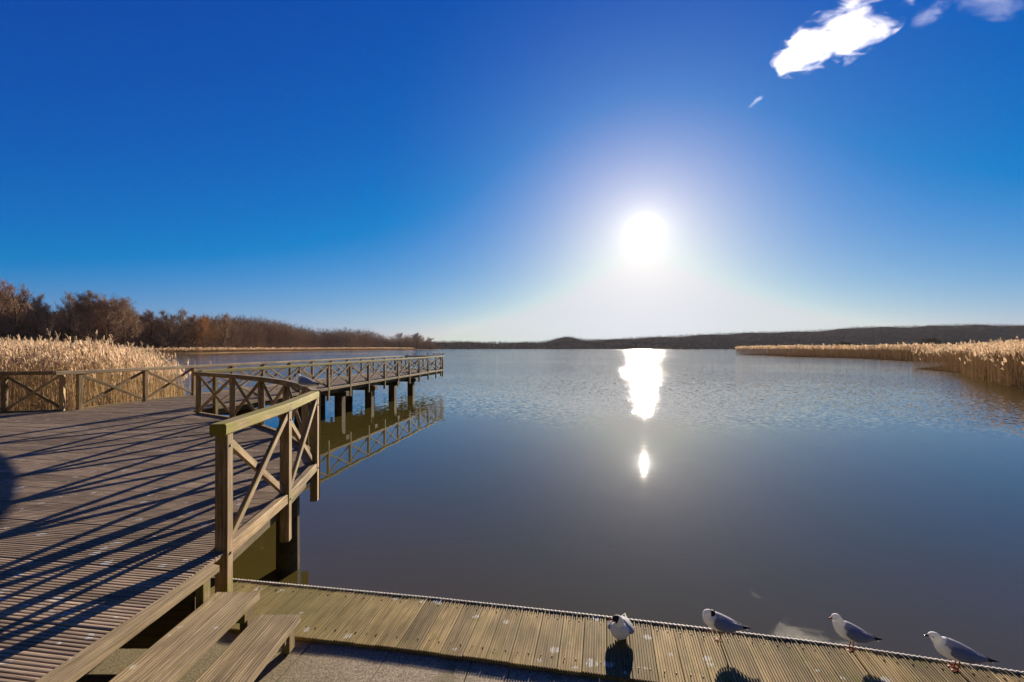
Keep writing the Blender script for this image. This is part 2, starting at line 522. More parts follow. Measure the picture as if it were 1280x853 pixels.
jt = empty('jetty', (*xy(20, (VR + VLF) / 2), ZD))
tag(jt, 'long narrow wooden jetty on square piles reaching out over the lake', 'jetty')
mbj, ue = decking(unext, UEND, lambda u: (VLF + .02, VR - .02))
mbj.build('decking', M['deck'], jt)
for v in (VR - .10, VLF + .10, (VR + VLF) / 2):
    a = xy(unext + .02, v); b = xy(UEND + .15, v)
    mb = MB(); mb.beam((a[0], a[1], ZD - .15), (b[0], b[1], ZD - .15), .09, .2); mb.build('edge_beam' if v != (VR + VLF) / 2 else 'joist', M['pile'], jt)
# end board
a = xy(UEND + .2, VLF + .05); b = xy(UEND + .2, VR - .05)
mb = MB(); mb.beam((a[0], a[1], ZD - .12), (b[0], b[1], ZD - .12), .06, .22); mb.build('end_board', M['post'], jt)
u = 13.6
while u < UEND - 3:
    for v in (VR - .28, VLF + .28):
        x, y = xy(u, v)
        mb = MB(); mb.beam((x, y, -1.2), (x, y, ZD - .48), .36, .36, .02, up=(UX.x, UX.y, 0)); mb.build('pile', M['pile'], jt)
    a = xy(u, VLF - .12); b = xy(u, VR + .1)
    mb = MB(); mb.beam((a[0], a[1], ZD - .365), (b[0], b[1], ZD - .365), .3, .22); mb.build('cross_beam', M['pile'], jt)
    u += 2.97

# ---------------------------------------------------------------- railings
def railing(label, pts, side, mat_top, mat_side, end0=0.12, end1=0.12, mats_post=None):
    """posts at pts; side = +1 when the outer (water) side lies right of the walking direction"""
    P = [Vector((p[0], p[1])) for p in pts]
    n = len(P)
    root = empty('railing', (P[0].x, P[0].y, ZD))
    tag(root, label, 'railing', 'timber railings of the boardwalk')
    dirs = []
    for i in range(n):
        d0 = (P[i] - P[i - 1]).normalized() if i else (P[1] - P[0]).normalized()
        d1 = (P[i + 1] - P[i]).normalized() if i < n - 1 else d0
        dirs.append((d0 + d1).normalized())
    pm = mats_post or M['post']
    for i in range(n):
        mb = MB()
        tilt = Vector((random.uniform(-.006, .006), random.uniform(-.006, .006)))
        d = dirs[i]
        mb.beam((P[i].x, P[i].y, ZD - .52), (P[i].x + tilt.x, P[i].y + tilt.y, ZD + 1.001), .102, .104, .006, up=(d.x, d.y, 0))
        # make the section follow the railing's direction
        po = mb.build('post', pm, root)
        if label.startswith('short mossy'):
            nr = Vector((d.y, -d.x)) * side
            for zb in (ZD + .90, ZD - .035):
                c = P[i] + nr * .0525
                m2 = MB(); m2.tube([(c.x, c.y, zb), (c.x + nr.x * .008, c.y + nr.y * .008, zb)], [.013, .011], 8)
                bo = m2.build('bolt', M['iron'], None); bo.parent = po; bo.matrix_parent_inverse = po.matrix_world.inverted()
    # top rail
    q = [tuple(p) for p in P]
    a = P[0] - (P[1] - P[0]).normalized() * end0; b = P[-1] + (P[-1] - P[-2]).normalized() * end1
    q[0] = tuple(a); q[-1] = tuple(b)
    mb = MB(); mb.sweep(q, .135, .10, ZD + 1.052, .012); mb.build('top_rail', mat_top, root)
    for i in range(n - 1):
        d = (P[i + 1] - P[i]); L = d.length; d.normalize()
        nrm = Vector((d.y, -d.x)) * side
        g = .054
        A = P[i] + d * g; B = P[i + 1] - d * g
        mb = MB(); o = nrm * .004
        mb.beam((A.x + o.x, A.y + o.y, ZD - .015), (B.x + o.x, B.y + o.y, ZD - .015), .085, .115, .008); mb.build('bottom_rail', mat_side, root)
        for k in (0, 1):
            o = nrm * (.026 if k else -.021)
            z0, z1 = (ZD + .06, ZD + .985) if k else (ZD + .985, ZD + .06)
            A2 = P[i] + d * .03; B2 = P[i + 1] - d * .03
            mb = MB()
            dz = .03 if k else -.03
            mb.beam((A2.x + o.x, A2.y + o.y, z0 + dz * .4), (B2.x + o.x, B2.y + o.y, z1 - dz * .4), .040, .072, .005)
            mb.build('brace', pm, root)
    return root


railing('short mossy railing nearest the camera, ending in a corner post beside the wooden steps', RA, 1, M['rail'], M['post'], .1, .0)
RBo = [RB[0]] + RB[1:]
railing('shaded railing bending round the inlet behind the mossy railing, dark on the side seen', [(p[0] - .02, p[1] + .0) if i else (p[0] - .035, p[1] + .14) for i, p in enumerate(RB)], 1, M['post'], M['post'], .0, .1)
ys = [13.4, 15.4, 17.4, 19.4, 21.25, 23.1, 25.0, 26.85, 28.65, 30.4, 32.2, 33.95, 35.6]
railing('long mossy railing along the water side of the jetty, its posts hanging below the deck', [xy(uv((-5.44 + .149 * (y - 35.6), y))[0], VR + .02) for y in ys], 1, M['rail'], M['post'], .55, .08)
ys = [12.85, 14.8, 16.65, 18.5, 20.35, 22.2, 24.05, 25.9, 27.7, 29.45, 31.2, 33.0, 34.8, 36.1]
railing('long pale railing along the reed side of the jetty, running to its far end', [xy(uv((-11.64 + .149 * (y - 16.6), y))[0], VLF - .02) for y in ys], -1, M['dry'], M['post'], .62, .08)
railing('dark railing section before the tall reeds, at the left end of the boardwalk', E_PTS, 1, M['post'], M['post'], .07, .1)
e0, e1 = xy(UEND + .32, VLF + .22), xy(UEND + .32, VR - .22)
em = xy(UEND + .32, (VLF + VR) / 2)
railing('cross railing closing the far end of the jetty, with small gulls on it', [e0, em, e1], -1, M['post'], M['post'], .05, .05)

# ---------------------------------------------------------------- low landing stage
far_edge = [(-3.4, 4.62), (-2.69, 4.50), (-0.66, 4.165), (0.62, 3.92), (1.45, 3.75), (2.26, 3.574), (2.56, 3.503), (3.62, 3.213), (4.8, 2.86), (6.5, 2.3)]
cum = [0.0]
for a, b in zip(far_edge, far_edge[1:]): cum.append(cum[-1] + math.hypot(b[0] - a[0], b[1] - a[1]))


def fe(s):
    s = max(0, min(cum[-1] - 1e-6, s))
    for i in range(len(cum) - 1):
        if s <= cum[i + 1]:
            t = (s - cum[i]) / (cum[i + 1] - cum[i])
            a, b = far_edge[i], far_edge[i + 1]
            return (a[0] + (b[0] - a[0]) * t, a[1] + (b[1] - a[1]) * t)


def fn(s):           # inward normal, smoothed
    a = fe(s - .5); b = fe(s + .5)
    d = Vector((b[0] - a[0], b[1] - a[1])).normalized()
    return (d.y, -d.x)


SW = 0.70
st = empty('landing_stage', (0.6, 3.6, ZL))
tag(st, 'low landing stage of brown ribbed boards spotted with droppings, gulls along its edge', 'landing stage')
mb = MB(); prof = rib_profile(.172, 9, .008, .45)
s = 0.0
while s < cum[-1] - .2:
    sk = random.uniform(-.006, .006)
    near = SW + random.uniform(-.006, .006)

    def fA(o, s=s):
        return fe(s + o)

    def fB(o, s=s, near=near):
        p = fe(s + o); n = fn(s + o); k = 1 + n[0] * 0
        return (p[0] + n[0] * near, p[1] + n[1] * near)
    board_piece(mb, prof, fA, fB, ZL + random.uniform(-.002, .002), random.random())
    for dd in (.1, .58):
        for oo in (.045, .128):
            p = fe(s + oo); n = fn(s + oo)
            cx = p[0] + n[0] * (dd + random.uniform(-.006, .006)); cy = p[1] + n[1] * dd
            ring = [(cx + .0052 * math.cos(k * .7854), cy + .0052 * math.sin(k * .7854), ZL + .0035) for k in range(8)]
            mb.add(ring + [(a, b, c - .008) for a, b, c in ring], [tuple(range(8))] + [(k, k + 8, (k + 1) % 8 + 8, (k + 1) % 8) for k in range(8)], 1)
    s += .172 + .006
mb.build('decking', [M['stage'], M['iron']], st)
# pale anti-slip strip with a tooth at every rib
mb = MB(); s = 0.3
while s < cum[-1] - .3:
    p = fe(s); n = fn(s)
    a = (p[0] + n[0] * .001 - n[1] * .0, p[1] + n[1] * .001)
    t = (-n[1], n[0])
    q0 = (p[0] - n[0] * .004, p[1] - n[1] * .004, ZL - .001); 
    mb.beam((p[0] - n[0] * .010 - t[0] * .011, p[1] - n[1] * .010 - t[1] * .011, ZL + .002), (p[0] + n[0] * .010 + t[0] * .011, p[1] + n[1] * .010 + t[1] * .011, ZL + .003), .019, .012, .003)
    s += .034
pts = [(fe(s)[0] - fn(s)[0] * .012, fe(s)[1] - fn(s)[1] * .012) for s in np.arange(.3, cum[-1] - .3, .15)]
mb.sweep(pts, .014, .03, ZL - .014, .003)
mb.build('edge_strip', M['strip'], st)
for off_ in (.1, .58):
    pts = [(fe(s)[0] + fn(s)[0] * off_, fe(s)[1] + fn(s)[1] * off_) for s in np.arange(.2, cum[-1] - .2, .3)]
    mb = MB(); mb.sweep(pts, .07, .16 if off_ < .3 else .02, ZL - (.115 if off_ < .3 else .044)); mb.build('joist', M['pile'], st)
for s in (.9, 3.0, 5.2, 7.4):
    p = fe(s); n = fn(s)
    mb = MB(); mb.tube([(p[0] + n[0] * .25, p[1] + n[1] * .25, -1), (p[0] + n[0] * .25, p[1] + n[1] * .25, ZL - .2)], [.1, .1], 12); mb.build('pile', M['pile'], st)

# gritted lower walkway behind it
lw = empty('walkway', (1.0, 1.0, ZL - .05))
tag(lw, 'grey gritted walkway boards below the wooden steps, just under the landing stage', 'walkway')
mb = MB()
zg = ZL - .036
bx = [-3.3, -2.42, -1.78, -1.52, -.88, -.24, .05, .68, 1.3, 1.6, 2.25, 2.9, 3.5, 4.2, 5.0]
rot = 0.17
for i in range(len(bx) - 1):
    x0, x1 = bx[i] + .004, bx[i + 1] - .004
    sh = .21
    V = [(x0 - .21 * 0 - 6 * sh * .85, -2.6, zg), (x1 - 6 * sh * .85, -2.6, zg), (x1 + .03, 4.72 - (x1 + 3.9) * .19 - .1, zg), (x0 + .03, 4.72 - (x0 + 3.9) * .19 - .1, zg)]
    V = V + [(p[0], p[1], zg - .05) for p in V]
    mb.add(V, [(0, 1, 2, 3), (7, 6, 5, 4), (0, 4, 5, 1), (1, 5, 6, 2), (2, 6, 7, 3), (3, 7, 4, 0)])
mb.build('gritted_boards', M['grit'], lw)
mb = MB()
for y in (-2, -.4, 1.2, 2.6):
    mb.beam((-3, y, zg - .11), (5, y - .9, zg - .11), .1, .11)
mb.build('joist', M['pile'], lw)

# ---------------------------------------------------------------- steps
stp = empty('wooden_steps', (-2.0, 2.5, ZL))
tag(stp, 'open wooden steps of three ribbed treads from the boardwalk down to the walkway', 'steps')
YE = 3.60


def tread(z, x0, x1, nb, yfar, taper=None):
    mb = MB()
    w = (x1 - x0) / nb
    pr = rib_profile(w - .004, 8, .011, .42)
    pr = [(o, dz - (.018 if dz < -.02 else 0)) for o, dz in pr]
    for k in range(nb):
        xs = x0 + k * w + .002
        if taper is None:
            fa = lambda o, xs=xs: (xs + o, -1.2)
            fb = lambda o, xs=xs, j=random.uniform(-.004, .004): (xs + o, yfar + j + (xs + o - x0) * -.03)
        else:
            fa = lambda o, xs=xs: (x0 - .16 + (o / w) * (w + .16), -1.2)
            fb = lambda o, xs=xs: (x0 + .09 + (o / w) * (w - .09), yfar + .03 * (1 - o / w))
        board_piece(mb, pr, fa, fb, z, .35 + .3 * random.random())
    return mb.build('tread', M['tread'], stp)


tread(ZD + .018, -2.50, -2.325, 1, 3.62, True)
tread(CAM - 1.93, -2.335, -1.985, 2, 3.60)
tread(CAM - 2.107, -2.005, -1.665, 2, 3.60)
mb = MB(); mb.beam((-3.3, 3.46, ZL + .27), (-2.42, 3.46, ZL + .27), .04, .5, .005); mb.build('shade_panel', M['pile'], stp)  # added panel that keeps the sun off the gap under the top tread
# uprights carrying the treads
for (x, z0, z1) in [(-2.375, ZL - .03, ZD - .033), (-2.04, ZL - .03, CAM - 1.93 - .052), (-1.72, ZL - .03, CAM - 2.107 - .052)]:
    for y in (3.5, 1.6, -.6):
        mb = MB(); mb.beam((x, y, z0), (x, y, z1), .06, .09, .005, up=(0, 1, 0)); mb.build('support', M['post'], stp)
for y in (3.5, 1.6, -.6):
    for (xa, xb, z) in [(-2.40, -2.0, CAM - 1.93 - .095), (-2.06, -1.70, CAM - 2.107 - .095)]:
        mb = MB(); mb.beam((xa, y - .075, z), (xb, y - .075, z), .045, .08, .005); mb.build('bearer', M['post'], stp)

# ---------------------------------------------------------------- gulls
def catmull(P, t):
    n = len(P) - 1
    i = min(int(t * n), n - 1); f = t * n - i
    p0 = P[max(i - 1, 0)]; p1 = P[i]; p2 = P[i + 1]; p3 = P[min(i + 2, n)]
    return 0.5 * ((2 * p1) + (-p0 + p2) * f + (2 * p0 - 5 * p1 + 4 * p2 - p3) * f * f + (-p0 + 3 * p1 - 3 * p2 + p3) * f ** 3)


def gull_mesh(pose='stand', hood=False, yaw=0.0, fat=1.0, beak='red'):
    """x forward, y left, z up; feet on z = 0; one mesh, materials: white grey black hood red dark"""
    mb = MB()
    drop = {'stand': -.022, 'sit': -.078, 'sleep': -.012, 'hunch': -.02}[pose]
    # centre x, z, half width, half height
    S = [(-.205, .118, .016, .003), (-.165, .126, .026, .006), (-.125, .135, .036, .02), (-.085, .142, .046, .036), (-.035, .148, .056, .050),
         (.015, .158, .060, .057), (.055, .170, .057, .057), (.083, .190, .046, .050)]
    if pose == 'sleep':
        S += [(.092, .207, .040, .044), (.088, .222, .033, .034), (.074, .236, .018, .016), (.064, .238, .004, .004)]
    elif pose == 'sit':
        S = S[:6] + [(.055, .172, .060, .060), (.074, .196, .050, .050)]
        S += [(.078, .220, .040, .040), (.080, .240, .033, .033), (.088, .254, .030, .031), (.106, .260, .026, .026), (.124, .257, .015, .016), (.131, .255, .004, .005)]
    elif pose == 'hunch':
        S += [(.103, .206, .037, .041), (.116, .222, .031, .034), (.127, .234, .029, .031), (.146, .239, .024, .024), (.162, .237, .013, .014), (.168, .235, .004, .005)]
    else:
        S += [(.096, .210, .042, .046), (.103, .230, .036, .039), (.112, .246, .0315, .033), (.130, .252, .026, .026), (.147, .249, .015, .016), (.154, .247, .004, .005)]
    P = [np.array([s[0], 0.0, s[1] + drop]) for s in S]
    W = [np.array([s[2] * (fat if i < 8 else 1)]) for i, s in enumerate(S)]; H = [np.array([s[3] * (fat if i < 8 else 1)]) for i, s in enumerate(S)]
    neck = 9
    piv = P[neck].copy()
    cy, sy = math.cos(yaw), math.sin(yaw)

    def rotp(p, k=1.0):
        a = yaw * k; q = p - piv
        return np.array([piv[0] + q[0] * math.cos(a) - q[1] * math.sin(a), piv[1] + q[0] * math.sin(a) + q[1] * math.cos(a), p[2]])
    side = [np.array([0, 1.0, 0]) for _ in S]
    if yaw and pose != 'sleep':
        for i in range(neck, len(S)):
            k = min(1.0, (i - neck + 1) / 2.0)
            P[i] = rotp(P[i], k); side[i] = np.array([-math.sin(yaw * k), math.cos(yaw * k), 0])
    NR, NS = 60, 28
    V = []
    cent = []
    for r in range(NR):
        t = r / (NR - 1)
        c = catmull(P, t); w = max(.001, catmull(W, t)[0]); h = max(.001, catmull(H, t)[0]); sd = catmull(side, t); sd /= np.linalg.norm(sd)
        c2 = catmull(P, min(1, t + .01)); c1 = catmull(P, max(0, t - .01)); tg = c2 - c1; tg /= (np.linalg.norm(tg) + 1e-9)
        sd = sd - tg * sd.dot(tg); sd /= np.linalg.norm(sd)
        upv = np.cross(tg, sd); upv /= np.linalg.norm(upv)
        cent.append(c)
        for k in range(NS):
            a = 2 * math.pi * k / NS
            V.append(c + sd * (math.cos(a) * w) + upv * (math.sin(a) * h))
    Fc = []; mt = []
    hc = cent[int(NR * .8)]
    fwd = np.array([cy, sy, 0])
    headc = P[10]
    sdv = np.array([-sy, cy, 0])
    for r in range(NR - 1):
        for k in range(NS):
            j = (k + 1) % NS
            f = (r * NS + k, r * NS + j, (r + 1) * NS + j, (r + 1) * NS + k)
            Fc.append(f)
            q = (V[f[0]] + V[f[2]]) / 2
            t = r / (NR - 1)
            m_ = 0
            rel = q - headc
            if pose == 'sleep':
                if rel.dot(np.array([1, 0, 0])) < -.0 and q[2] > .19 + drop and t > .8: m_ = 3
            elif hood:
                if t > .79 and rel.dot(fwd) > -.014: m_ = 3
            else:
                ls = abs(rel.dot(sdv)); fx = rel.dot(fwd); fz = rel[2]
                if ls > .016 and (fx + .006) ** 2 / .00014 + (fz + .002) ** 2 / .00022 < 1 and t > .78: m_ = 2
            if m_ == 0 and .1 < t < .57 and q[2] > cent[r][2] + .012: m_ = 1
            mt.append(m_)
    Fc.append(tuple(range(NS - 1, -1, -1))); mt.append(0)
    Fc.append(tuple(range((NR - 1) * NS, NR * NS))); mt.append(0)
    mb.add([tuple(p) for p in V], Fc, mt)
    # folded wings: shells over each flank, black tips crossing above the tail
    for s in (1, -1):
        ST = [(.070, .034, .176, .008, .004), (.055, .050, .176, .032, .009), (.015, .0585, .170, .043, .012), (-.035, .055, .162, .043, .012), (-.085, .044, .154, .034, .011),
              (-.125, .031, .147, .024, .009), (-.165, .018, .140, .015, .007), (-.205, .006, .135, .009, .005), (-.238, -.004, .131, .003, .002)]
        Pw = [np.array([a, s * b * (fat if a > -.1 else 1), c + drop]) for a, b, c, d, e in ST]
        Hw = [np.array([d]) for *_, d, e in ST]; Tw = [np.array([e]) for *_, d, e in ST]
        V = []; NRw, NSw = 34, 16
        for r in range(NRw):
            t = r / (NRw - 1)
            c = catmull(Pw, t); h = max(.0008, catmull(Hw, t)[0]); th = max(.0008, catmull(Tw, t)[0])
            lean = .5 + .5 * t          # the shell leans in towards the back
            upv = np.array([0, -s * math.sin(lean), math.cos(lean)]); ov = np.array([0, s * math.cos(lean), math.sin(lean)])
            for k in range(NSw):
                a = 2 * math.pi * k / NSw
                V.append(c + upv * (math.sin(a) * h) + ov * (math.cos(a) * th))
        Fc = []; mt = []
        for r in range(NRw - 1):
            t = r / (NRw - 1)
            for k in range(NSw):
                j = (k + 1) % NSw
                Fc.append((r * NSw + k, r * NSw + j, (r + 1) * NSw + j, (r + 1) * NSw + k))
                mt.append(2 if t > .74 else 1)
        Fc.append(tuple(range(NSw))); mt.append(1); Fc.append(tuple(range(NRw * NSw - 1, (NRw - 1) * NSw - 1, -1))); mt.append(2)
        mb.add([tuple(p) for p in V], Fc, mt)
    if pose == 'sleep':      # dark face turned back into the scapulars
        Ve = []; Fe = []
        for i in range(9):
            th = math.pi * i / 8
            for k in range(14):
                ph = 2 * math.pi * k / 14
                Ve.append((.058 + .024 * math.sin(th) * math.cos(ph), .0 + .034 * math.sin(th) * math.sin(ph), .222 + drop + .024 * math.cos(th)))
        for i in range(8):
            for k in range(14):
                j = (k + 1) % 14
                Fe.append((i * 14 + k, (i + 1) * 14 + k, (i + 1) * 14 + j, i * 14 + j))
        mb.add(Ve, Fe, 3)
    # beak and eyes
    if pose != 'sleep':
        tip = P[-1]
        d = fwd * 1.0 + np.array([0, 0, -.18])
        mb.tube([tip - d * .010, tip + d * .008, tip + d * .022, tip + d * .030 + np.array([0, 0, -.003])], [.0085, .0062, .0042, .0012], 10, 4 if beak == 'red' else 5)
        for s in (1, -1):
            e = headc + fwd * .021 + sdv * s * .0225 + np.array([0, 0, .006])
            Ve = []; Fe = []
            for i in range(5):
                th = math.pi * i / 4
                for k in range(8):
                    ph = 2 * math.pi * k / 8
                    Ve.append(tuple(e + .0045 * np.array([math.sin(th) * math.cos(ph), math.sin(th) * math.sin(ph), math.cos(th)])))
            for i in range(4):
                for k in range(8):
                    j = (k + 1) % 8
                    Fe.append((i * 8 + k, (i + 1) * 8 + k, (i + 1) * 8 + j, i * 8 + j))
            mb.add(Ve, Fe, 5)
    # legs and webbed feet
    if pose != 'sit':
        for s in ((1, -1) if pose != 'sleep' else (1,)):
            y = s * .022 if pose != 'sleep' else .004
            mb.tube([(.004, y, .120 + drop), (-.010, y, .062), (.004, y, .004)], [.0075, .0042, .0038], 8, 4)
            base = (.002, y, .003)
            for da in (-.5, 0, .5):
                mb.tube([base, (base[0] + .040 * math.cos(da), y + .040 * math.sin(da), .0025)], [.0034, .002], 6, 4)
            web = [(base[0], y, .0035)] + [(base[0] + .034 * math.cos(da), y + .034 * math.sin(da), .0032) for da in (-.5, -.25, 0, .25, .5)]
            web = web + [(p[0], p[1], p[2] - .0015) for p in web]
            mb.add(web, [(0, 1, 2, 3, 4, 5), (11, 10, 9, 8, 7, 6)] + [(i, 6 + i, 6 + (i + 1) % 6, (i + 1) % 6) for i in range(6)], 4)
            mb.tube([base, (base[0] - .012, y, .003)], [.003, .0015], 6, 4)
    return mb


GM = [M['white'], M['grey'], M['black'], M['hood'], M['red'], M['dark']]


def gull(label, mb_or_mesh, x, y, z, heading, scale=1.0, group='gulls on the landing stage', pitch=0.0):
    if isinstance(mb_or_mesh, MB):
        o = mb_or_mesh.build('gull', GM, None, True)
    else:
        o = bpy.data.objects.new('gull', mb_or_mesh); C.objects.link(o)
    o.location = (x, y, z); o.rotation_euler = (0, pitch, math.radians(heading)); o.scale = (scale,) * 3
    return tag(o, label, 'gull', group)


def on_stage(px, py):
    Y = F * 2.3 / (py - HOR); return at(px, Y), Y


x, y = on_stage(776, 796)
gull('brown-headed gull sitting low on the boards with its head turned aside, facing the camera', gull_mesh('sit', True, -1.25, 1.2), x, y, ZL - .002, -112, 1.04)
x, y = on_stage(897, 800)
gull('gull asleep on one leg with its dark face tucked into its grey back', gull_mesh('sleep', False, 0, 1.15), x + .02, y, ZL, 170, .97)
x, y = on_stage(1059, 812)
gs = gull('white-headed gull with a red bill, standing between the sleeping gull and the rightmost gull', gull_mesh('stand', False, .15, 1.1), x + .03, y, ZL, 165, .98)
gs.scale = (.86, 1.0, 1.0)
x, y = on_stage(1192, 837)
gull('rightmost gull on the landing stage, white head hunched over and dark bill', gull_mesh('hunch', False, .1, 1.18, 'dark'), x + .02, y, ZL, 160, .98)
gull('dark-headed gull standing on the end of the mossy rail', gull_mesh('hunch', True, .1, 1.1), -2.95, 6.52, ZD + 1.102, 166, 1.12, 'gulls on the railings')
lab = ['dark gull furthest left on the jetty end rail', 'pale gull second from the left on the jetty end rail', 'white gull in the middle of the jetty end rail',
       'gull fourth from the left on the jetty end rail', 'gull third from the right on the jetty end rail', 'gull second from the right on the jetty end rail', 'gull at the outer corner of the jetty end rail']
for (px, lb, hd) in zip((503, 512.5, 530.5, 539.5, 544.5, 548.5, 552.5), lab, (-60, 200, 190, 150, -40, 230, 10)):
    v = VLF + (px - 496) / (553.5 - 496) * (VR - VLF)
    x, y = xy(UEND + .32, v)
    gull(lb, gs.data, x, y, ZD + 1.101, hd, 1.0, 'gulls on the railings')

# ---------------------------------------------------------------- reeds
def reeds(name, pos, hts, label, wid=1.0, plume=1.0, zg=0.1, stalk='stalk', pp=.8):
    """pos (n,2), hts (n,): one mesh of bent stalks, hanging leaves and feathery plumes"""
    n = len(pos)
    pos = np.asarray(pos); hts = np.asarray(hts)
    V = []; Fq = []; Mi = []; R = []
    base = 0
    rn = RNG.random(n)
    wind = np.array([-0.75, 0.35])
    lean = RNG.normal(0, .07, (n, 2)) + wind * .05

    def quads(A, B, wA, wB, mat):
        nonlocal base
        d = RNG.random(len(A)) * math.pi
        s = np.stack([np.cos(d), np.sin(d), np.zeros(len(A))], 1)
        q = np.stack([A - s * wA[:, None], A + s * wA[:, None], B + s * wB[:, None], B - s * wB[:, None]], 1)
        V.append(q.reshape(-1, 3))
        idx = np.arange(len(A) * 4).reshape(-1, 4) + base
        Fq.append(idx); base += len(A) * 4
        Mi.append(np.full(len(A), mat)); R.append(np.repeat(rn[sel], 4))
    sel = np.arange(n)
    g = np.stack([pos[:, 0], pos[:, 1], np.full(n, zg)], 1)
    mid = g + np.stack([lean[:, 0] * hts * .4, lean[:, 1] * hts * .4, hts * .55], 1)
    top = g + np.stack([lean[:, 0] * hts, lean[:, 1] * hts, hts * .93], 1)
    w = np.full(n, .009 * wid)
    quads(g, mid, w, w * .9, 0); quads(mid, top, w * .9, w * .6, 0)
    for k in range(3):
        t = RNG.uniform(.2, .8, n)[:, None]
        a = g + (top - g) * t
        ang = RNG.random(n) * 6.28
        l = RNG.uniform(.22, .5, n)
        b = a + np.stack([np.cos(ang) * l * .6, np.sin(ang) * l * .6, l * RNG.uniform(-.1, .8, n)], 1)
        quads(a, b, np.full(n, .012 * wid), np.full(n, .002 * wid), 0)
    sel = np.where(RNG.random(n) < pp)[0]
    m = len(sel)
    tp = top[sel]
    for k in range(5):
        l = RNG.uniform(.16, .32, m) * plume
        sx = wind[0] * RNG.uniform(.1, .6, m) + RNG.normal(0, .15, m); sy = wind[1] * RNG.uniform(.1, .6, m) + RNG.normal(0, .15, m)
        a = tp + np.stack([RNG.normal(0, .015, m), RNG.normal(0, .015, m), RNG.uniform(-.12, .08, m) * plume], 1)
        b = a + np.stack([sx * l, sy * l, l * RNG.uniform(.35, 1.0, m)], 1)
        quads(a, b, np.full(m, .022 * wid * plume), np.full(m, .012 * wid * plume), 1)
    o = np_mesh(name, np.concatenate(V), np.concatenate(Fq), [M[stalk], M['plume']], np.concatenate(Mi), rnd=np.concatenate(R))
    return tag(o, label, 'reeds', kind='stuff')


def scatter(poly_f, x0, x1, y0, y1, dens):
    n = int((x1 - x0) * (y1 - y0) * dens)
    p = np.stack([RNG.uniform(x0, x1, n), RNG.uniform(y0, y1, n)], 1)
    return p[poly_f(p)]


def px_of(p): return 640 + F * p[:, 0] / p[:, 1]


# left bed, behind the railings
def left_ok(p):
    u = p[:, 0] * UX.x + p[:, 1] * UX.y; v = p[:, 0] * VX.x + p[:, 1] * VX.y
    lim = np.interp(p[:, 1], [11, 14, 20, 30, 45, 60, 80, 110], [95, 150, 212, 214, 190, 172, 160, 140])
    wob = 10 * np.sin(p[:, 1] * .9) + 8 * np.sin(p[:, 0] * 1.7)
    # outside the deck: beyond the reed-side railing or beyond the left section
    xe = (p[:, 0] + 12.45) / (-18.2 + 12.45); yl = 12.6 + xe * (10.75 - 12.6)
    out = np.where(p[:, 0] > -12.6, v < VLF - .35, (p[:, 1] > yl + .45) & (v < VLF - .35))
    return out & (px_of(p) < lim + wob + RNG.exponential(9, len(p)) * (p[:, 1] < 26)) & (px_of(p) > -420) & (p[:, 1] > 13.4)


def left_h(p):
    px = px_of(p)
    bank = np.interp(px, [-300, 0, 60, 120, 170, 210], [1.1, .95, .7, .35, .1, 0]) * np.interp(p[:, 1], [14, 24, 45, 110], [0.0, .25, 1.0, 1.9])
    clump = .18 * np.sin(p[:, 0] * .8 + 1.3 * np.sin(p[:, 1] * .5)) + .12 * np.sin(p[:, 1] * 1.3 + p[:, 0] * .4)
    edge = np.interp(px, [120, 165, 215], [0, .2, .6]) * np.interp(p[:, 1], [20, 40, 60], [1.0, .7, .3])
    return 2.7 + bank + clump - edge + RNG.normal(0, .25, len(p))


pl = np.concatenate([scatter(left_ok, -34, -9, 11, 24, 42), scatter(left_ok, -66, -12, 24, 48, 9), scatter(left_ok, -150, -20, 48, 110, 2.6)])
reeds('reed_bed', pl, left_h(pl), 'tall dry reed bed with pale plumes behind the railing on the left', .85, .85, .1, 'stalk_pale')


# right beds
def right_near(p):
    w = np.interp(px_of(p), [1135, 1145, 1200, 1220, 1280, 1400, 1700], [70, 66, 53.5, 42, 33, 26, 20])
    back = np.interp(px_of(p), [1140, 1200, 1280, 1500], [74, 88, 110, 120])
    wob = 1.2 * np.sin(p[:, 0] * .6)
    return (px_of(p) > 1138 + 4 * np.sin(p[:, 1])) & (px_of(p) < 1500) & (p[:, 1] > w + wob) & (p[:, 1] < back)


def right_far(p):
    w = np.interp(px_of(p), [918, 935, 1000, 1070, 1145, 1200, 1300, 1500], [212, 190, 146, 128, 96, 92, 100, 110])
    return (px_of(p) > 920) & (px_of(p) < 1500) & (p[:, 1] > w) & (p[:, 1] < 240)


pr = np.concatenate([scatter(right_near, 25, 110, 24, 60, 19), scatter(right_near, 45, 190, 60, 120, 3.0)])
hr = 2.75 + RNG.normal(0, .28, len(pr)) + np.interp(px_of(pr), [1140, 1190, 1290], [-.3, .2, .75]) * np.interp(pr[:, 1], [34, 44, 70], [0.05, .7, 1.2]) + .2 * np.sin(pr[:, 0] * .5)
wr = np.interp(px_of(pr), [1135, 1145, 1200, 1220, 1280, 1400, 1700], [70, 66, 53.5, 42, 33, 26, 20])
hr *= np.interp(pr[:, 1] - wr, [-1, 1.5, 5], [.55, .8, 1.0])
reeds('reed_bed', pr, hr, 'near bank of plumed reeds at the right edge of the lake', 1.15, 1.0, pp=np.where((pr[:, 1] - wr > 4.5) | ((px_of(pr) > 1222) & (pr[:, 1] - wr > 2.5)), .85, .12))
pf = scatter(right_far, 55, 360, 90, 240, .75)
reeds('reed_bed', pf, 3.2 + RNG.normal(0, .25, len(pf)) + .25 * np.sin(pf[:, 0] * .15), 'low reed spit reaching out into the lake beyond the near right bank', 3.2, 2.0)


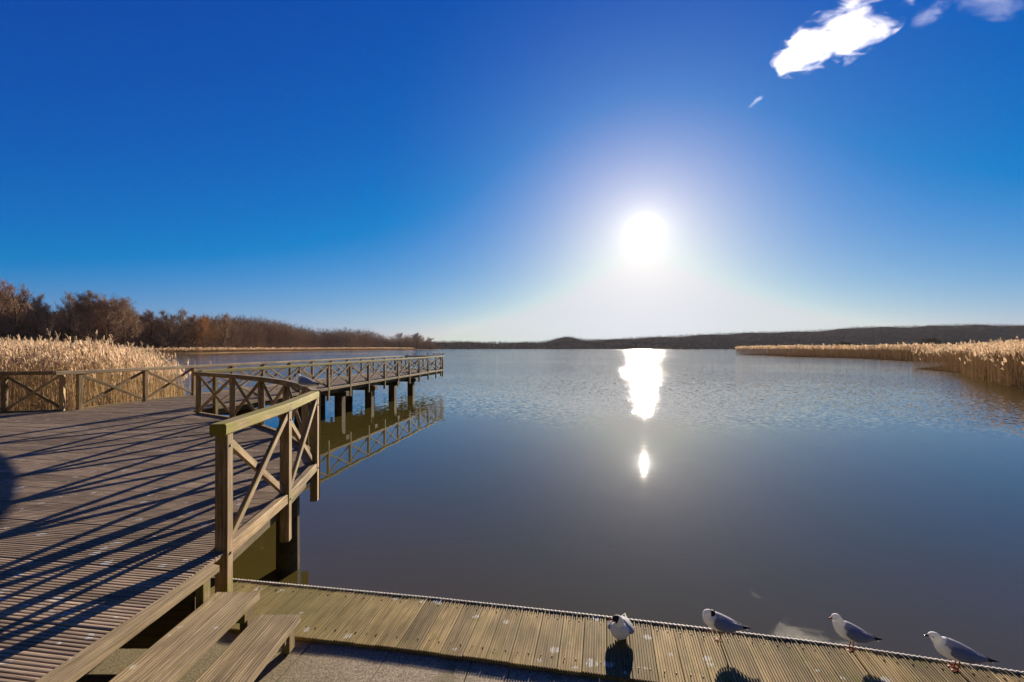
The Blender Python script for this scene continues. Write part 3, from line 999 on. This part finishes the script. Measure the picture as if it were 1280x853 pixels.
# shores
def land(name, outline, z, mat, rim=-.3):
    mb = MB(); n = len(outline)
    cx = sum(p[0] for p in outline) / n; cy = sum(p[1] for p in outline) / n
    V = [(p[0], p[1], rim) for p in outline] + [(p[0] + (cx - p[0]) * .02, p[1] + (cy - p[1]) * .02, z) for p in outline]
    Fc = [(i, (i + 1) % n, n + (i + 1) % n, n + i) for i in range(n)] + [tuple(range(n, 2 * n))]
    mb.add(V, Fc)
    return tag(mb.build(name, mat), kind='structure')


def PT(px, Y): return (at(px, Y), Y)


land('marsh_ground', [PT(-420, 13), (-21, 10.6), (-13.1, 13.2), (-12.5, 14.2), PT(205, 21), PT(238, 30), PT(222, 45), PT(188, 60), PT(176, 82), PT(165, 105), PT(60, 112), PT(-420, 112)], .02, M['marsh'])
land('marsh_ground', [PT(1141, 66), PT(1200, 54.5), PT(1222, 43), PT(1282, 34), PT(1400, 27), PT(1500, 24), PT(1500, 120), PT(1280, 112), PT(1200, 90)], .02, M['marsh'])
land('marsh_ground', [PT(921, 211), PT(936, 191), PT(1001, 147), PT(1071, 129), PT(1146, 97), PT(1201, 93.5), PT(1300, 101), PT(1500, 111), PT(1500, 260), PT(1000, 260)], .02, M['marsh'])
# far left shore and the ground under the wood
shore = [(-500, 150), (60, 165), (150, 190), (190, 215), (250, 235), (320, 300), (380, 370), (440, 450), (490, 540), (516, 600), (548, 680)]
land('meadow', [PT(a, b) for a, b in shore] + [PT(552, 720), PT(500, 820), PT(300, 800), PT(-500, 800)], .35, M['meadow'])

# strip of far reeds along that shore
def shore_ok(p):
    px = px_of(p)
    w = np.interp(px, [a for a, b in shore], [b for a, b in shore])
    return (px > -60) & (px < 517) & (p[:, 1] > w + .5) & (p[:, 1] < w * 1.12 + 4)


ps = scatter(shore_ok, -260, -60, 160, 420, .55)
ps2 = scatter(shore_ok, -260, -60, 380, 680, .25)
ps = np.concatenate([ps, ps2])
reeds('reed_belt', ps, 2.0 + RNG.normal(0, .3, len(ps)) + .4 * np.sin(ps[:, 0] * .07), 'thin belt of dry reeds along the far left shore below the wood', 5.0, 2.2, .2)


# ---------------------------------------------------------------- bare winter trees
def bare_tree(seed, H=18.0, spread=.42, low=.22, n1=15, twig_w=.035, dens=1.0, upw=.55):
    r = np.random.default_rng(seed)
    TV = []; TF = []; CV = []; CF = []

    def tube(A, B, ra, rb, dst, fst, n=4):
        b = len(dst)
        d = B - A; d = d / (np.linalg.norm(d) + 1e-9)
        ref = np.array([0, 0, 1.0]) if abs(d[2]) < .9 else np.array([1.0, 0, 0])
        s = np.cross(d, ref); s /= np.linalg.norm(s); u = np.cross(s, d)
        for c, rr in ((A, ra), (B, rb)):
            for k in range(n):
                a = 2 * math.pi * k / n
                dst.append(c + (s * math.cos(a) + u * math.sin(a)) * rr)
        for k in range(n):
            j = (k + 1) % n
            fst.append((b + k, b + j, b + n + j)); fst.append((b + k, b + n + j, b + n + k))

    def rib(A, B, w):
        b = len(CV)
        d = B - A
        s = np.cross(d, r.normal(size=3)); s /= (np.linalg.norm(s) + 1e-9)
        CV.extend([A - s * w, A + s * w, B]); CF.append((b, b + 1, b + 2))

    def unit(v): return v / (np.linalg.norm(v) + 1e-9)
    # trunk as a gently bent chain
    pts = [np.array([0, 0, -.3])]
    d = np.array([r.normal(0, .05), r.normal(0, .05), 1.0])
    k = 9
    for i in range(k):
        d = unit(d + r.normal(0, .09, 3) + np.array([0, 0, .15]))
        pts.append(pts[-1] + d * H * .92 / k)
    rad = [H * .021 * (1 - i / (k + .5)) ** .85 + .02 for i in range(k + 1)]
    for i in range(k): tube(pts[i], pts[i + 1], rad[i], rad[i + 1], TV, TF, 7)
    for a in range(n1):
        t = low + (1 - low) * ((a + r.random()) / n1) ** .9
        t = min(t, .97)
        i = int(t * k); f = t * k - i
        A = pts[i] + (pts[min(i + 1, k)] - pts[i]) * f
        az = a * 2.4 + r.normal(0, .4)
        el = .35 + upw * t + r.normal(0, .12)
        L = H * spread * (1.08 - .72 * abs(t - .42) - .35 * max(0, t - .6)) * r.uniform(.75, 1.15)
        dv = np.array([math.cos(az) * math.cos(el), math.sin(az) * math.cos(el), math.sin(el)])
        p = A; seg = 5
        limb = [p]
        for s_ in range(seg):
            dv = unit(dv + r.normal(0, .14, 3) + np.array([0, 0, .13]))
            q = p + dv * L / seg
            w0 = rad[i] * .5 * (1 - s_ / seg) + .022
            tube(p, q, w0, w0 * .8, TV, TF, 5)
            p = q; limb.append(p)
        for b_ in range(int(9 * dens) + 1):
            tb = r.uniform(.22, 1.0); ii = min(int(tb * seg), seg - 1)
            B0 = limb[ii] + (limb[ii + 1] - limb[ii]) * (tb * seg - ii)
            d2 = unit(unit(limb[ii + 1] - limb[ii]) + r.normal(0, .6, 3) + np.array([0, 0, .25]))
            L2 = L * r.uniform(.22, .45)
            p2 = B0; d3 = d2
            sub = [p2]
            for s_ in range(3):
                d3 = unit(d3 + r.normal(0, .2, 3) + np.array([0, 0, .1]))
                q2 = p2 + d3 * L2 / 3
                tube(p2, q2, .045 * (1 - s_ / 4), .03 * (1 - s_ / 4), CV, CF, 3)
                p2 = q2; sub.append(p2)
            for c_ in range(int(10 * dens) + 1):
                tc = r.random(); ic = min(int(tc * 3), 2)
                C0 = sub[ic] + (sub[ic + 1] - sub[ic]) * (tc * 3 - ic)
                d4 = unit(d3 + r.normal(0, .75, 3) + np.array([0, 0, .25]))
                L3 = r.uniform(.6, 1.5) * H / 18
                C1 = C0 + d4 * L3
                rib(C0, C1, twig_w)
                for e_ in range(4):
                    E0 = C0 + (C1 - C0) * r.uniform(.3, 1)
                    rib(E0, E0 + unit(d4 + r.normal(0, .8, 3) + np.array([0, 0, .2])) * r.uniform(.35, .9) * H / 18, twig_w * .75)
    return np.array(TV), np.array(TF), np.array(CV), np.array(CF)


PROTO = []
for sd, kw in ((3, dict(spread=.40, n1=16)), (8, dict(spread=.36, n1=19, low=.15, dens=1.25)), (21, dict(spread=.46, n1=17, low=.12, dens=1.2, upw=.35)), (34, dict(spread=.34, n1=14, low=.3, dens=.8, upw=.75))):
    TV, TF, CV, CF = bare_tree(sd, **kw)
    tm = {}
    PROTO.append((TV, TF, CV, CF))
_cache = {}


def tree(px, Y, top, proto, twig, label, wide=1.0, z0=.35, name='bare_tree', group='bare trees of the wood on the left'):
    TV, TF, CV, CF = PROTO[proto]
    Ht = hgt(top, Y) - z0
    s = Ht / max(CV[:, 2].max(), 1)
    if px < 545: Y = max(Y, np.interp(px, [a for a, b in shore], [b for a, b in shore]) * 1.1 + 2)
    Ht = hgt(top, Y) - z0; s = Ht / max(CV[:, 2].max(), 1)
    root = empty(name, (at(px, Y), Y, z0))
    root.rotation_euler = (0, 0, random.random() * 6.28)
    root.scale = (s * wide, s * wide, s)
    tag(root, label, 'tree', group)
    key = ('t', proto)
    if key not in _cache:
        o = np_mesh('trunk', TV, TF, [M['bark']], parent=root); _cache[key] = o.data
    else:
        o = bpy.data.objects.new('trunk', _cache[key]); C.objects.link(o); o.parent = root
    key = ('c', proto, twig)
    if key not in _cache:
        rr = np.repeat(RNG.random(len(CV) // 3 + 1), 3)[:len(CV)]
        o = np_mesh('crown', CV, CF, [M[twig]], parent=root, rnd=rr); _cache[key] = o.data
    else:
        o = bpy.data.objects.new('crown', _cache[key]); C.objects.link(o); o.parent = root
    return root


T = [
    (-12, 118, 338, 0, 'twig_red', 'tall bare tree cut by the left edge, its pinkish twigs highest of all', 1.1),
    (22, 128, 351, 2, 'twig_red', 'bare reddish tree right of the one cut by the left edge', 1.0),
    (42, 138, 364, 1, 'twig_grey', 'lower grey-brown bare tree closing the first clump on the left', .75),
    (66, 152, 376, 3, 'twig_red', 'thin low bare tree in the dip between the two tall clumps', 1.0),
    (88, 150, 362, 3, 'twig_grey', 'see-through bare tree with loose branches left of the reddest crown', .8),
    (108, 156, 359, 1, 'twig_red', 'reddest full round crown, highest of the second clump', 1.05),
    (130, 160, 364, 2, 'twig_red', 'broad brown bare tree just right of the reddest crown', 1.0),
    (152, 166, 367, 0, 'twig_grey', 'pale trunked bare tree on the right shoulder of the second clump', 1.0),
    (170, 172, 380, 3, 'twig_grey', 'short bare tree where the second clump steps down', 1.1),
    (190, 178, 385, 1, 'twig_red', 'rounded brown bare tree left of the taller thin twigs', 1.2),
    (206, 190, 386, 2, 'twig_grey', 'dull brown bare tree between the step down and the golden tree', 1.1),
    (222, 196, 383, 3, 'twig_grey', 'thin bare tree whose twigs stick up before the golden tree', 1.0),
    (240, 206, 391, 1, 'twig_red', 'low reddish tree leaning against the golden tree', 1.15),
    (256, 214, 392, 2, 'twig_gold', 'wide golden brown tree at the end of the near wood, by the shore', 1.15),
    (277, 262, 389, 3, 'twig_grey', 'dark thin tree standing up just behind the golden tree', 1.0),
    (500, 560, 415, 0, 'twig_grey', 'pale open tree in the small grove near the tip of the left shore', 1.3),
    (521, 570, 415, 1, 'twig_grey', 'rounded tree ending the grove at the tip of the left shore', 1.5),
    (536, 580, 421, 2, 'twig_grey', 'last low tree of the left shore, nearest the jetty end', 1.3),
]
for (px, Y, top, pr_, tw, lb, wd) in T:
    tree(px, Y, top, pr_, tw, lb, wd)
tree(78, 140, 411, 2, 'twig_olive', 'small olive green bush under the dip in the left wood', 1.7, name='shrub', group=None)
tree(1163, 225, 421.5, 2, 'twig_olive', 'large rounded bare bush on the reed spit at the right', 1.9, .1, 'shrub', None)
tree(1058, 225, 427.0, 1, 'twig_olive', 'smaller low bush on the middle of the reed spit', 3.2, .1, 'shrub', None)


# far wood as one mass
def wood(name, spots, tops, label, mat, cw=.42, nt=150, tw=.09, cat='wood'):
    """spots (n,3) bases; tops (n,) heights: twig clumps with a stem each, all in one mesh"""
    n = len(spots)
    V = []; R = []
    rn = RNG.random(n)
    h = tops[:, None]
    # twigs
    a = RNG.random((n, nt)) * 6.283; rad = np.sqrt(RNG.random((n, nt))); zz = RNG.random((n, nt))
    ct = RNG.uniform(-1, 1, (n, nt)); sn = np.sqrt(1 - ct ** 2); q = RNG.random((n, nt)) ** .42
    lob = 1 + .22 * np.sin(a * 3 + rn[:, None] * 40) + .15 * np.sin(ct * 5 + rn[:, None] * 70)
    rr = q * sn * h * cw * lob
    zc = .57 + .43 * q * ct * (.86 + .14 * lob)
    low = RNG.random((n, nt)) < .18
    zc = np.where(low, RNG.random((n, nt)) * .5, zc)
    P = np.stack([spots[:, None, 0] + np.cos(a) * rr, spots[:, None, 1] + np.sin(a) * rr, spots[:, None, 2] + h * np.clip(zc, .02, 1) * .95], 2)
    d = np.stack([np.cos(a) * sn, np.sin(a) * sn, ct * .7 + .55], 2) + RNG.normal(0, .4, (n, nt, 3))
    d /= np.linalg.norm(d, axis=2, keepdims=True)
    L = (RNG.uniform(.06, .16, (n, nt)) * h)[..., None]
    s = np.cross(d, RNG.normal(size=(n, nt, 3))); s /= np.linalg.norm(s, axis=2, keepdims=True)
    w = tw * h[..., None] / 16
    tri = np.stack([P - s * w, P + s * w, P + d * L], 2).reshape(-1, 3)
    V.append(tri); R.append(np.repeat(np.repeat(rn, nt) * .6 + RNG.random(n * nt) * .4, 3))
    # stems
    sw = (.018 * tops)[:, None]
    b = spots; t = spots + np.stack([RNG.normal(0, .5, n), RNG.normal(0, .5, n), tops * .9], 1)
    for ax in (np.array([[1, 0, 0]]), np.array([[0, 1, 0]])):
        V.append(np.stack([b - ax * sw, b + ax * sw, t], 1).reshape(-1, 3)); R.append(np.repeat(rn, 3))
    V = np.concatenate(V); R = np.concatenate(R)
    o = np_mesh(name, V, np.arange(len(V)).reshape(-1, 3), [mat], rnd=R)
    return tag(o, label, cat, kind='stuff')


TOPL = [(-300, 345), (0, 356), (35, 370), (55, 382), (80, 380), (110, 366), (150, 373), (172, 386), (200, 391), (240, 394), (262, 394), (275, 393), (300, 393.5), (330, 396), (360, 401.5), (385, 409), (400, 410), (430, 409.5), (450, 410), (470, 413), (484, 418), (500, 418), (520, 417), (535, 422), (545, 428)]
sp = []; tp = []
for px in np.arange(-200, 545, 1.35):
    for k in range(3):
        q = px + RNG.normal(0, 2.5)
        ysh = np.interp(q, [a for a, b in shore], [b for a, b in shore])
        Y = ysh * (1.12 + .05 * k + RNG.uniform(0, .05)) + 6 + 12 * k
        if q < 270: Y = max(Y, np.interp(q, [-200, 0, 110, 270], [135, 140, 175, 240]) + 12 * k)
        top = np.interp(q, [a for a, b in TOPL], [b for a, b in TOPL]) + RNG.normal(1.2, 1.6) + (2 - k) * 2.5 + (5 if q < 250 else 0)
        z0 = .3
        H_ = hgt(top, Y) - z0
        if H_ < 3: continue
        sp.append((at(q, Y), Y, z0)); tp.append(H_)
wood('wood', np.array(sp), np.array(tp), 'bare brown wood rising behind the far left shore, too dense to tell trees apart', M['wood_far'], .27, 230, .07)
# undergrowth along its foot
sp = []; tp = []
for px in np.arange(-200, 548, 1.0):
    ysh = np.interp(px, [a for a, b in shore], [b for a, b in shore])
    for k in range(2):
        Y = ysh * 1.1 + 4 + RNG.uniform(0, 10)
        sp.append((at(px, Y), Y, .3)); tp.append(RNG.uniform(2.0, 5.0) * Y / 250)
wood('undergrowth', np.array(sp), np.array(tp), 'dark brush along the foot of the left wood', M['wood_far'], .7, 60, .3, 'undergrowth')

# ---------------------------------------------------------------- far hills
HILL = [(-900, 420), (300, 424), (500, 425.5), (550, 425.5), (575, 425), (600, 426), (640, 426.3), (680, 425), (694, 421.5), (705, 419), (715, 419), (724, 421.5), (737, 422.5), (760, 422.3), (800, 420), (845, 418.5), (890, 416), (950, 413.2), (1000, 412), (1040, 409.8), (1075, 406.5), (1130, 406.8), (1180, 405.2), (1210, 404.4), (1260, 404.4), (1285, 405), (1400, 407), (2100, 402)]
hx = [a for a, b in HILL]; hy = [b for a, b in HILL]
Y0, NR = 900.0, 14
cols = np.arange(-480, 1760, 6.0)
V = []
for j in range(NR):
    t = j / (NR - 1)
    for px in cols:
        Y = Y0 + t * 420 + 25 * math.sin(px * .02)
        Hr = (HOR - np.interp(px, hx, hy)) / F * (Y0 + 420) + CAM - 7
        z = -.5 + Hr * (1 - (1 - min(1, t * 1.02)) ** 1.6) + (1.6 * math.sin(px * .11 + t * 6) * t)
        V.append((at(px, Y), Y, z))
nC = len(cols)
Fq = [(j * nC + i, j * nC + i + 1, (j + 1) * nC + i + 1, (j + 1) * nC + i) for j in range(NR - 1) for i in range(nC - 1)]
o = np_mesh('hills', V, Fq, [M['hill']]); tag(o, kind='structure')
sp = []; tp = []
for px in np.arange(470, 1330, 1.15):
    for k in range(8):
        t = (k + RNG.random()) / 8.0
        q = px + RNG.normal(0, 1.5)
        Y = Y0 + t * 420 + 25 * math.sin(q * .02)
        Hr = (HOR - np.interp(q, hx, hy)) / F * (Y0 + 420) + CAM - 7
        z = -.5 + Hr * (1 - (1 - min(1, t * 1.02)) ** 1.6)
        sp.append((at(q, Y), Y, z - 3.2)); tp.append(RNG.uniform(6, 11))
wood('hill_wood', np.array(sp), np.array(tp), 'dark wooded hills along the far shore of the lake', M['wood_hill'], .5, 46, .36, 'wooded hills')

# ---------------------------------------------------------------- air
mb = MB()
x0, x1, y0, y1, z0, z1 = -3000, 3000, -400, 1560, -3.0, 85.0
mb.add([(x0, y0, z0), (x1, y0, z0), (x1, y1, z0), (x0, y1, z0), (x0, y0, z1), (x1, y0, z1), (x1, y1, z1), (x0, y1, z1)],
       [(3, 2, 1, 0), (4, 5, 6, 7), (0, 1, 5, 4), (1, 2, 6, 5), (2, 3, 7, 6), (3, 0, 4, 7)])
hm = bpy.data.materials.new('haze_air'); hm.use_nodes = True; hm.node_tree.nodes.clear()
ho = hm.node_tree.nodes.new('ShaderNodeOutputMaterial'); hv = hm.node_tree.nodes.new('ShaderNodeVolumePrincipled')
hv.inputs['Color'].default_value = (.82, .84, 1, 1); hv.inputs['Density'].default_value = 0.000023; hv.inputs['Anisotropy'].default_value = 0.3
hm.node_tree.links.new(hv.outputs[0], ho.inputs['Volume'])
tag(mb.build('haze', hm), 'thin pale haze over the lake', 'haze', kind='stuff')

# ---------------------------------------------------------------- clouds
def cloud(label, px, py, Y, wpx, hpx, roll, dens, nscale, seed, thr=.46):
    mb = bpy.data.meshes.new('cloud')
    import bmesh
    bm = bmesh.new(); bmesh.ops.create_icosphere(bm, subdivisions=3, radius=1.0); bm.to_mesh(mb); bm.free()
    o = bpy.data.objects.new('cloud', mb); C.objects.link(o)
    o.location = (at(px, Y), Y, hgt(py, Y))
    o.scale = (wpx / 2 / F * Y, 60, hpx / 2 / F * Y)
    o.rotation_euler = (0, math.radians(roll), 0)
    m = bpy.data.materials.new('cloud_vapour'); m.use_nodes = True
    nt = m.node_tree; nt.nodes.clear(); L = nt.links.new
    out = nd(nt, 'ShaderNodeOutputMaterial'); vol = nd(nt, 'ShaderNodeVolumePrincipled')
    vol.inputs['Color'].default_value = (1, 1, 1, 1); vol.inputs['Anisotropy'].default_value = 0.7
    tc = nd(nt, 'ShaderNodeTexCoord')
    ln = nd(nt, 'ShaderNodeVectorMath', operation='LENGTH'); L(tc.outputs['Object'], ln.inputs[0])
    geo = nd(nt, 'ShaderNodeNewGeometry')
    mp = nd(nt, 'ShaderNodeMapping'); mp.inputs['Scale'].default_value = (.55, 1, 1.25); mp.inputs['Location'].default_value = (seed, seed * 2, 0)
    mp.inputs['Rotation'].default_value = (0, math.radians(roll), 0)
    L(geo.outputs['Position'], mp.inputs['Vector'])
    n = nd(nt, 'ShaderNodeTexNoise', Scale=nscale, Detail=7.0, Roughness=0.62, Distortion=.6); L(mp.outputs[0], n.inputs['Vector'])
    fall = math_n(nt, 'SUBTRACT', 1.0, math_n(nt, 'POWER', ln.outputs['Value'], 1.6))
    d = math_n(nt, 'MULTIPLY_ADD', fall, .36, math_n(nt, 'MULTIPLY', math_n(nt, 'SUBTRACT', n.outputs['Fac'], thr + .12), 1.7))
    d = math_n(nt, 'MULTIPLY', math_n(nt, 'MAXIMUM', d, 0.0), dens)
    L(d, vol.inputs['Density']); L(vol.outputs[0], out.inputs['Volume'])
    m.cycles.volume_step_rate = 0.35
    mb.materials.append(m)
    return tag(o, label, 'cloud', 'clouds')


cloud('large white ragged cloud high above the sun\'s right', 1052, 42, 1600, 205, 78, -27, .05, .012, 3)
cloud('thin wisp right of the large white cloud', 1163, 17, 1600, 60, 30, -30, .010, .016, 9, .48)
cloud('faint veil of cloud at the top right corner', 1243, 5, 1600, 110, 30, 10, .007, .013, 17, .48)
cloud('tiny cloud scrap hanging below the large cloud', 947, 125, 1600, 15, 8, -20, .010, .03, 5, .5)

# ---------------------------------------------------------------- light
w = bpy.data.worlds.new('World'); SC.world = w; w.use_nodes = True
nt = w.node_tree; L = nt.links.new
bg = nt.nodes['Background']
sky = nd(nt, 'ShaderNodeTexSky', sky_type='NISHITA')
sky.sun_disc = False
EL = math.asin(SUN.z); AZ = math.atan2(SUN.x, SUN.y)
sky.sun_elevation = EL; sky.sun_rotation = AZ
sky.air_density = 1.0; sky.dust_density = 0.2; sky.ozone_density = 4.0
sep = nd(nt, 'ShaderNodeSeparateColor'); L(sky.outputs[0], sep.inputs[0])
hs = nd(nt, 'ShaderNodeCombineColor')          # deep polarised blue of the sky on the sun's side
L(math_n(nt, 'MINIMUM', math_n(nt, 'MAXIMUM', math_n(nt, 'SUBTRACT', sep.outputs[0], 1.95), 0.03), 6.3), hs.inputs[0])
L(math_n(nt, 'MINIMUM', math_n(nt, 'MULTIPLY', math_n(nt, 'POWER', math_n(nt, 'MULTIPLY', sep.outputs[1], .1), 1.25), 7.8), 6.9), hs.inputs[1])
L(math_n(nt, 'MULTIPLY', math_n(nt, 'SUBTRACT', 1.0, math_n(nt, 'EXPONENT', math_n(nt, 'MULTIPLY', sep.outputs[2], -.225))), 8.5), hs.inputs[2])
tc = nd(nt, 'ShaderNodeTexCoord')
dt = nd(nt, 'ShaderNodeVectorMath', operation='DOT_PRODUCT'); L(tc.outputs['Generated'], dt.inputs[0]); dt.inputs[1].default_value = SUN
ang = math_n(nt, 'ARCCOSINE', math_n(nt, 'MINIMUM', dt.outputs['Value'], 1.0))      # radians from the sun


def lobe(k, width):
    return math_n(nt, 'MULTIPLY', math_n(nt, 'EXPONENT', math_n(nt, 'MULTIPLY', ang, -1.0 / width)), k)


core = math_n(nt, 'ADD', math_n(nt, 'ADD', lobe(6.5, .028), lobe(55.0, .008)), math_n(nt, 'MULTIPLY', math_n(nt, 'LESS_THAN', ang, .006), 200.0))


def tint(f, c):
    v = nd(nt, 'ShaderNodeVectorMath', operation='SCALE'); v.inputs[0].default_value = c; L(f, v.inputs['Scale'])
    return v.outputs[0]


gsum = nd(nt, 'ShaderNodeVectorMath', operation='ADD')
L(tint(core, (1.0, .95, .9)), gsum.inputs[0]); L(tint(math_n(nt, 'MAXIMUM', math_n(nt, 'SUBTRACT', lobe(6.0, .14), .11), 0.0), (1.0, .74, .48)), gsum.inputs[1])
ad = nd(nt, 'ShaderNodeVectorMath', operation='ADD')
L(gsum.outputs[0], ad.inputs[1])
away = mixc(nt, 1.0, sky.outputs[0], (.33, .29, .27), 'MULTIPLY')      # unseen sky opposite the sun, dimmed to darken faces in shade
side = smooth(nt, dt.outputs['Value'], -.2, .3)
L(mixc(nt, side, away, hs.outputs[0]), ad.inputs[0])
scl = nd(nt, 'ShaderNodeVectorMath', operation='SCALE', Scale=.85); L(ad.outputs[0], scl.inputs[0])
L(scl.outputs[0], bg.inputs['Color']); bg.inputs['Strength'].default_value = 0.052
sl = bpy.data.lights.new('sun', 'SUN'); sl.energy = 5.0; sl.angle = math.radians(.53); sl.color = (1.0, .88, .70)
so = bpy.data.objects.new('sun', sl); C.objects.link(so)
so.rotation_euler = (-SUN).to_track_quat('-Z', 'Y').to_euler(); so.location = (20, 60, 40)

# ---------------------------------------------------------------- camera and render settings
cam = bpy.data.cameras.new('camera'); co = bpy.data.objects.new('camera', cam); C.objects.link(co)
co.location = (0, 0, CAM); co.rotation_euler = (math.radians(90), 0, 0)
cam.sensor_width = 36.0; cam.lens = 36.0 * F / 1280.0
cam.shift_y = (HOR - 426.5) / 1280.0
cam.clip_start = .05; cam.clip_end = 12000
SC.camera = co
SC.view_settings.view_transform = 'Standard'; SC.view_settings.look = 'None'
SC.view_settings.exposure = 1.135; SC.view_settings.gamma = 1.0
SC.render.engine = 'CYCLES'
SC.cycles.use_denoising = True; SC.cycles.denoiser = 'OPENIMAGEDENOISE'; SC.cycles.denoising_prefilter = 'ACCURATE'
SC.cycles.max_bounces = 6; SC.cycles.volume_bounces = 2
SC.cycles.sample_clamp_indirect = 8.0
